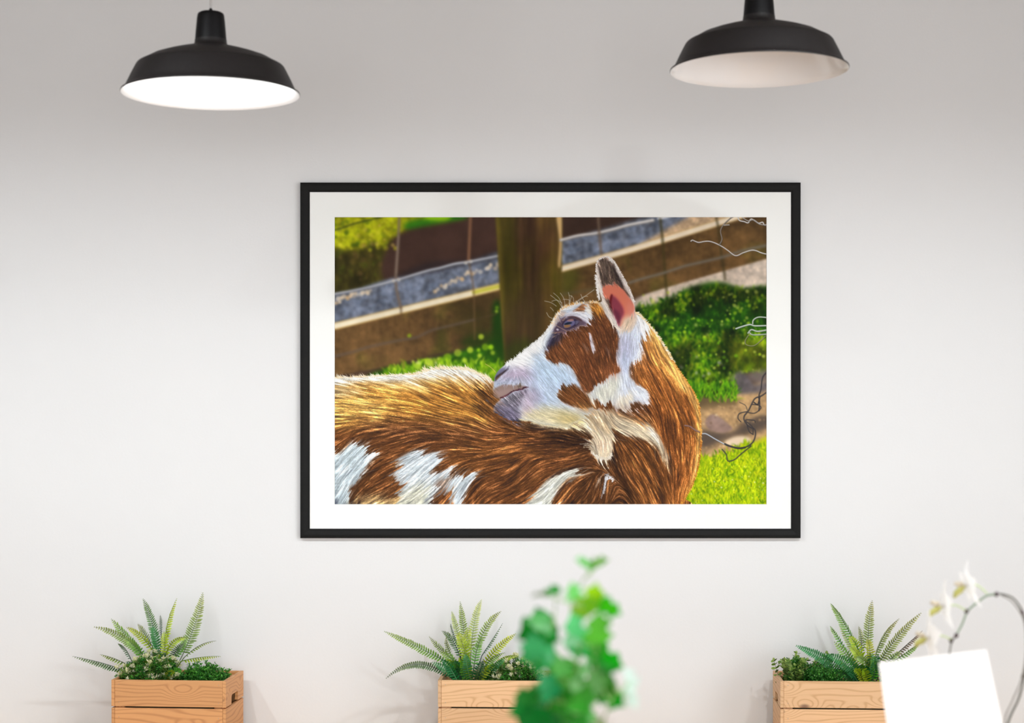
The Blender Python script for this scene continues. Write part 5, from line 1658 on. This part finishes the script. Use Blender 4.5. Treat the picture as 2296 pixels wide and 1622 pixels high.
# ---- ivy ----------------------------------------------------------------
def lobed_leaf(parent, base, direction, length, roll, cup, col, rnd, lobes=True):
    base = Vector(base); dr = Vector(direction).normalized()
    s = dr.cross(Vector((0, -1, 0)))
    if s.length < .05:
        s = Vector((1, 0, 0))
    s = Matrix.Rotation(roll, 3, dr) @ s.normalized()
    n = s.cross(dr).normalized()
    out = [(0, 0), (-.02, .16), (.10, .34), (.30, .50), (.36, .34), (.46, .26), (.62, .40), (.72, .33), (.80, .16), (1.0, 0)] if lobes else \
          [(0, 0), (.02, .15), (.12, .30), (.28, .38), (.45, .38), (.62, .32), (.78, .22), (.9, .10), (1.0, 0)]
    c0 = np.array(lin3(col))
    V, F, K = [], [], []
    half = len(out)
    def put(x, y, sc=1.0):
        z = cup * (abs(y) ** 1.5) * 1.4 - cup * .6 * (x - .4) ** 2
        V.append(base + dr * x * length + s * y * length + n * z * length)
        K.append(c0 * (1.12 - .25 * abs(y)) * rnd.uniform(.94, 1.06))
        return len(V) - 1
    mids = [put(x, 0) for x, y in out]
    for sg in (-1, 1):
        edge = [mids[0]] + [put(x, sg * y) for x, y in out[1:-1]] + [mids[-1]]
        mid2 = [mids[0]] + [put(x, sg * y * .5) for x, y in out[1:-1]] + [mids[-1]]
        for i in range(half - 1):
            for A, B in ((mids, mid2), (mid2, edge)):
                q = [A[i], A[i + 1], B[i + 1], B[i]]
                q = list(dict.fromkeys(q))
                if len(q) > 2:
                    F.append(tuple(q if sg > 0 else q[::-1]))
    o = col_mesh('leaf', V, F, K, MAT['soft_leaf'], parent, parent.location, True)
    o.data.materials[0] = MAT['soft_leaf']
    return o

def ivy():
    D = 2.0
    rnd = random.Random(3)
    G = lambda x, y, dd=0.0: at(1130 + x / 4.1375, 1230 + y / 4.1375, D + dd)
    pc = G(640, 2900)
    root = empty('potted_ivy', (pc.x, D, TB_Z))
    tag(root, 'out-of-focus potted ivy with bright green lobed leaves before the middle crate', 'plant')
    o0 = root.location
    prof = [(0, 0), (.055, 0), (.060, .01), (.075, .15), (.078, .16), (.072, .16), (.068, .145), (0, .14)]
    bm = bmesh.new(); lathe(bm, prof, 40); mesh_obj('pot', bm, MAT['pot'], root, True)
    bm = bmesh.new(); lathe(bm, [(0, .142), (.067, .142), (.067, .148), (0, .150)], 32); mesh_obj('soil', bm, MAT['soil'], root)
    stems = [[(640, 2300), (600, 1700), (640, 1300), (700, 900), (640, 560), (700, 360), (800, 200)],
             [(660, 2300), (760, 1700), (800, 1300), (860, 1000), (830, 700), (820, 480)],
             [(620, 2300), (480, 1750), (420, 1400), (420, 1100), (440, 900), (470, 600), (480, 460)],
             [(680, 2300), (860, 1800), (960, 1500), (1040, 1300)]]
    sp = []
    for k, st in enumerate(stems):
        P = [G(x, y, (.02, -.01, .03, -.02)[k] + .01 * math.sin(i * 2.1)) for i, (x, y) in enumerate(st)]
        foot = Vector((o0.x + rnd.uniform(-.02, .02), D + rnd.uniform(-.02, .02), TB_Z + .145))
        P[0] = foot
        cv = spline(P, 8)
        sp += cv
        bm = bmesh.new(); tube(bm, [tuple(v - o0) for v in cv], [.0020 * (1 - .7 * i / len(cv)) for i in range(len(cv))], 8)
        me = bpy.data.meshes.new('stem'); bm.to_mesh(me); bm.free()
        a = me.color_attributes.new('Col', 'FLOAT_COLOR', 'POINT')
        a.data.foreach_set('color', np.tile(np.array(srgb(120, 150, 70), np.float32), len(me.vertices)))
        me.materials.append(MAT['stem']); link(bpy.data.objects.new('stem', me), root)
    # (centre x, centre y, length, angle of the axis in the picture (0 right, 90 up), pitch to the room, roll, colour)
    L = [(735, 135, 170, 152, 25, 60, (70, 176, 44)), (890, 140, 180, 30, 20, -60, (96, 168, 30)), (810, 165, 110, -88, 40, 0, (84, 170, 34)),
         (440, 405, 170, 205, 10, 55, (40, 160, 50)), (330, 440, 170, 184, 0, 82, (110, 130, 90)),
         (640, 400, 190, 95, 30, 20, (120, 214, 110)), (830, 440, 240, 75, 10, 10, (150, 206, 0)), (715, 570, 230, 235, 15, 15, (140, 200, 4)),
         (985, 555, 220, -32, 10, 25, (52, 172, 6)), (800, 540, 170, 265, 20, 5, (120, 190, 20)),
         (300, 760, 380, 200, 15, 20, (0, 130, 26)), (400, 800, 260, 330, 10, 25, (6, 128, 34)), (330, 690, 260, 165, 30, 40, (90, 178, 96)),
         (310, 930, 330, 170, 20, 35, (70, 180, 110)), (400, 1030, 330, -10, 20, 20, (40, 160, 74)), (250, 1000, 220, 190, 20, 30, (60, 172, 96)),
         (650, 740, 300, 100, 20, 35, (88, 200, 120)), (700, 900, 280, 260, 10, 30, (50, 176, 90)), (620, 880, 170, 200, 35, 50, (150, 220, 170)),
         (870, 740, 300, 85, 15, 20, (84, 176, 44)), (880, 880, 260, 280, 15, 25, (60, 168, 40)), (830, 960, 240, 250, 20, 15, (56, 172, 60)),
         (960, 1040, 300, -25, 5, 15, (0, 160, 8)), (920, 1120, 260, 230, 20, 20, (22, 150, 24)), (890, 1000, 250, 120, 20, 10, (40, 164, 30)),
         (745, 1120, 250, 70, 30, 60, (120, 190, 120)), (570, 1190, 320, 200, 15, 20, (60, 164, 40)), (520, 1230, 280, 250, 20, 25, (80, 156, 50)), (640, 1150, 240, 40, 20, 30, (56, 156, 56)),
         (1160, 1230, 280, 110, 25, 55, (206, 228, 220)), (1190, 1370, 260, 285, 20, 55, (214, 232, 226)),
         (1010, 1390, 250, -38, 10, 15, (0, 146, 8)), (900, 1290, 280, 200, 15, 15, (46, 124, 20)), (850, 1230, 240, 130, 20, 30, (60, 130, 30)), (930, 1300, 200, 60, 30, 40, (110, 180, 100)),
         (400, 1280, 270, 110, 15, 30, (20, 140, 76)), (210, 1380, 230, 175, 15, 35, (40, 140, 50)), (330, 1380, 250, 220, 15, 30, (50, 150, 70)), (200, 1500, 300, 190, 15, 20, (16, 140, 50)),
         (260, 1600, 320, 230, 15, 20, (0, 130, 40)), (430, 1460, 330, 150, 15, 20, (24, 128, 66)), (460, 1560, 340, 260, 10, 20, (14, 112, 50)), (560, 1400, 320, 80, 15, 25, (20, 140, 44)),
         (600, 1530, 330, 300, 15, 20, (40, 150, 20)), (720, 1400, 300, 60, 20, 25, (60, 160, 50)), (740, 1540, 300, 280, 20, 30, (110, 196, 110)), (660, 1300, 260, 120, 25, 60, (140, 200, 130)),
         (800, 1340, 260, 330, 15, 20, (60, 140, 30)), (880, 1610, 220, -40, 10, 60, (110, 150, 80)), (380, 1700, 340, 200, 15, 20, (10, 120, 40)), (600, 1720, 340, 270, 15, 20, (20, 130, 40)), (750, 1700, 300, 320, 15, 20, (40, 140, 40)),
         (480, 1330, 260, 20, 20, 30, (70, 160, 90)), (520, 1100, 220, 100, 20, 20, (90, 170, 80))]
    for i, (x, y, ln, ang, pit, rol, cc) in enumerate(L):
        dd = rnd.uniform(-.05, .05)
        a = math.radians(ang); p = math.radians(pit)
        dr = Vector((math.cos(a) * math.cos(p), -math.sin(p), math.sin(a) * math.cos(p)))
        ln_m = ln / 4.1375 / FOC * D * 1.09
        ctr = G(x, y, dd)
        base = ctr - dr * ln_m * .48
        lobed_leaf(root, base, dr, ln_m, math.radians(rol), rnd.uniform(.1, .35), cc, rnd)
        near = min(sp, key=lambda v: (v - base).length + (0.05 if v.z > base.z + .03 else 0))
        mid = (near + base) * .5 + Vector((0, -.004, -.006))
        bm = bmesh.new(); tube(bm, [tuple(v - o0) for v in spline([near, mid, base], 4)], .0008, 5)
        me = bpy.data.meshes.new('leaf_stalk'); bm.to_mesh(me); bm.free()
        at_ = me.color_attributes.new('Col', 'FLOAT_COLOR', 'POINT')
        at_.data.foreach_set('color', np.tile(np.array(srgb(150, 190, 110), np.float32), len(me.vertices)))
        me.materials.append(MAT['stem']); link(bpy.data.objects.new('leaf_stalk', me), root)
ivy()

# ---- orchid --------------------------------------------------------------
def coloured(bm, name, mat, parent, col, smooth=True):
    o = mesh_obj(name, bm, mat, parent, smooth)
    a = o.data.color_attributes.new('Col', 'FLOAT_COLOR', 'POINT')
    a.data.foreach_set('color', np.tile(np.array(srgb(*col), np.float32), len(o.data.vertices)))
    return o

def petal_mesh(parent, name, axis, d, length, width, sweep, col, origin, curl=.15):
    """petal growing from origin along d, its face towards axis"""
    axis = Vector(axis).normalized()
    d = Vector(d).normalized()
    s = d.cross(axis).normalized()
    V, F, K = [], [], []
    c0 = np.array(lin3(col))
    nu, nv = 7, 5
    for i in range(nu):
        u = i / (nu - 1)
        w = width * math.sin(PI * min(1, .08 + .92 * u) ** .8) ** .8 if u < 1 else width * .12
        for j in range(nv):
            v = -1 + 2 * j / (nv - 1)
            p = origin + d * length * u * (1 - .08 * v * v) + s * w * v * .5 - axis * (sweep * length * u * u) + axis * curl * width * v * v * .4
            V.append(p); K.append(c0)
    for i in range(nu - 1):
        for j in range(nv - 1):
            a = i * nv + j
            F.append((a, a + 1, a + nv + 1, a + nv))
    o = col_mesh(name, V, F, K, MAT['petal'], parent, parent.matrix_basis.translation if parent.parent is None else parent['org'], True)
    return o

def orchid():
    D = 3.02
    H = lambda x, y, dd=0.0: at(1940 + x / 4.3596, 1250 + y / 4.3596, D + dd)
    rnd = random.Random(8)
    foot = H(1300, 1900)
    root = empty('white_orchid', (foot.x, D, TB_Z))
    tag(root, 'white orchid with an arching dark stem rising behind the white card', 'orchid')
    o0 = root.location.copy()
    bm = bmesh.new(); lathe(bm, [(0, 0), (.045, 0), (.05, .006), (.058, .105), (.06, .11), (.054, .11), (.050, .095), (0, .092)], 40)
    mesh_obj('pot', bm, MAT['pot'], root, True)
    bm = bmesh.new(); lathe(bm, [(0, .093), (.049, .093), (.049, .098), (0, .10)], 28); mesh_obj('bark', bm, MAT['soil'], root)
    for k, (a, l) in enumerate(((20, .13), (165, .14), (250, .12), (310, .11))):
        a = math.radians(a)
        bm = bmesh.new()
        rows = []
        for i in range(9):
            u = i / 8
            c = Vector((math.cos(a), math.sin(a), 0)) * l * u + Vector((0, 0, .098 + .085 * u - .125 * u * u))
            s = Vector((-math.sin(a), math.cos(a), 0)) * .024 * math.sin(PI * min(1, .12 + .88 * u)) ** .7 if u < 1 else Vector((-math.sin(a), math.cos(a), 0)) * .003
            rows.append([bm.verts.new(c + s * v + Vector((0, 0, abs(v) * .006))) for v in (-1, -.5, 0, .5, 1)])
        for A, B in zip(rows[:-1], rows[1:]):
            for j in range(4):
                bm.faces.new((A[j], A[j + 1], B[j + 1], B[j]))
        coloured(bm, 'leaf', MAT['leaf'], root, (48, 92, 40))
    # flower stem: up, out of the frame to the right and back over in an arch
    st = [Vector((foot.x, D, TB_Z + .09)), H(1395, 1622, .0), H(1500, 1380), H(1556, 1150, -.01), H(1575, 900, -.01), H(1568, 680), H(1535, 530), H(1450, 405), H(1340, 362),
          H(1270, 366), H(1190, 378), H(1100, 440), H(1000, 532), H(945, 660), H(885, 770), H(845, 830), H(825, 930), H(815, 1010)]
    cv = spline(st, 8)
    bm = bmesh.new(); tube(bm, [tuple(v - o0) for v in cv], [.0021 - .0008 * i / len(cv) for i in range(len(cv))], 10)
    coloured(bm, 'flower_stem', MAT['stem'], root, (92, 92, 84))
    green = cv[70:112]
    bm = bmesh.new(); tube(bm, [tuple(v - o0 + Vector((0, -.0008, .0006))) for v in green], .0016, 8)
    coloured(bm, 'stem_shoot', MAT['stem'], root, (126, 150, 122))
    sw = [Vector((foot.x + .01, D - .01, TB_Z + .09)), H(1360, 1622, -.02), H(1440, 1400, -.02), H(1530, 1180, -.02), H(1572, 900, -.02), H(1550, 620, -.02), H(1440, 440, -.02), H(1330, 372, -.01)]
    bm = bmesh.new(); tube(bm, [tuple(v - o0) for v in spline(sw, 8)], .0012, 8)
    coloured(bm, 'support_wire', MAT['stem'], root, (128, 124, 118))
    for (x, y) in ((1282, 362), (1532, 540), (1545, 1165), (890, 765), (840, 815), (990, 530)):
        p = H(x, y) - o0
        bm = bmesh.new()
        bmesh.ops.create_icosphere(bm, subdivisions=2, radius=.0042, matrix=Matrix.Translation(p) @ Matrix.Diagonal((1, .9, 1.15, 1)))
        coloured(bm, 'stem_node', MAT['stem'], root, (84, 70, 74))
    fl = [(H(1010, 270, -.01), H(1190, 355), [100, 28, -60, -118, 158], .046, (-1, -.16, -.30)),
          (H(785, 480, -.02), H(990, 527), [82, 20, -70, -104, 110], .050, (-1, -.08, -.10)),
          (H(640, 790, -.03), H(848, 808), [84, 25, -66, -98, 120], .052, (-1, -.08, -.04))]
    for c, j, angs, ln, ax in fl:
        ax = Vector(ax).normalized()
        bm = bmesh.new()
        tube(bm, [tuple(v - o0) for v in spline([j, (j + c) * .5 + Vector((0, -.004, .006)), c + ax * -.004], 6)], .0014, 8)
        coloured(bm, 'pedicel', MAT['stem'], root, (196, 214, 160))
        bm = bmesh.new()
        tube(bm, [tuple(c - o0), tuple(c + ax * .010 - o0 + Vector((0, 0, .001)))], [.0035, .0030], 10)
        f = coloured(bm, 'flower', MAT['petal'], root, (250, 246, 240))
        f['label'] = 'white orchid bloom with yellow lip, seen from the side'
        f['org'] = tuple(o0)
        side = ax.cross(Vector((0, 0, 1))).normalized()
        upv = side.cross(ax).normalized()
        for k, a in enumerate((90, 18, 162, 235, 305)):
            a = math.radians(a)
            d = side * math.cos(a) + upv * math.sin(a)
            wid = .040 if k in (1, 2) else .022
            petal_mesh(f, 'petal' if k in (1, 2) else 'sepal', ax, d, ln * rnd.uniform(.92, 1.05), wid, rnd.uniform(-.05, .28), (252, 251, 250), c + ax * .002 * (k in (1, 2)))
        bm = bmesh.new()
        tip = c + ax * .024 - o0
        tube(bm, [tuple(c + ax * .008 - o0), tuple(c + ax * .016 - o0 + Vector((0, 0, -.004))), tuple(tip + Vector((0, 0, -.008))), tuple(tip + ax * .004 + Vector((0, 0, -.014)))], [.003, .006, .005, .002], 12)
        coloured(bm, 'lip', MAT['petal'], f, (214, 212, 130))
        bm = bmesh.new()
        tube(bm, [tuple(c + ax * .012 - o0 + Vector((0, 0, .004))), tuple(c + ax * .026 - o0 + Vector((0, 0, .010)))], [.005, .0035], 10)
        coloured(bm, 'column', MAT['petal'], f, (236, 226, 206))
orchid()

# ---- white card on a stand -------------------------------------------------
def card():
    D = 2.80
    TL, TR, BRp = at(1971, 1487, D), at(2212, 1458, D), at(2262, 1700, D)
    cx = at(2112, 1600, D).x
    root = empty('menu_card', (cx, D, TB_Z))
    tag(root, 'blank-looking white card tilted on a small stand before the pale crate', 'card')
    o0 = root.location.copy()
    quad = [TL, TR, TR + Vector((.048, -.02, -.245)), TL + Vector((.030, -.02, -.262))]
    n = Vector((0, 1, 0))
    bm = bmesh.new()
    f = [bm.verts.new(q - o0) for q in quad]; b = [bm.verts.new(q - o0 + n * .003) for q in quad]
    for i in range(4):
        j = (i + 1) % 4
        bm.faces.new((f[i], f[j], b[j], b[i]))
    bm.faces.new(list(reversed(f))); bm.faces.new(b)
    bmesh.ops.recalc_face_normals(bm, faces=bm.faces)
    mesh_obj('card_sheet', bm, MAT['paper'], root)
    ex, ez = (TR - TL), (quad[3] - TL)
    for (u, v, w, h) in ((.13, .20, .06, .12), (.24, .50, .03, .22), (.40, .62, .12, .035), (.33, .72, .15, .03), (.82, .12, .035, .08)):
        bm = bmesh.new()
        P = [TL + ex * (u + a * w) + ez * (v + c_ * h) - o0 + Vector((0, -.0006, 0)) for a, c_ in ((-.5, -.3), (.2, -.5), (.5, .3), (-.2, .5))]
        bm.faces.new([bm.verts.new(p) for p in P])
        mesh_obj('print_mark', bm, MAT['faint_ink'], root)
    bm = bmesh.new(); box(bm, -.05, .05, -.035, .035, 0, .008, .003); mesh_obj('stand_base', bm, MAT['steel'], root)
    mid = (quad[2] + quad[3]) * .5 - o0
    bm = bmesh.new(); tube(bm, [(0, .012, .006), (mid.x * .6, .010, mid.z * .6), (mid.x, mid.y + .006, mid.z + .05)], .003, 10); mesh_obj('stand_rod', bm, MAT['steel'], root, True)
    bm = bmesh.new(); box(bm, mid.x - .015, mid.x + .015, mid.y - .004, mid.y + .010, mid.z - .004, mid.z + .02, .002); mesh_obj('clip', bm, MAT['steel'], root)
card()
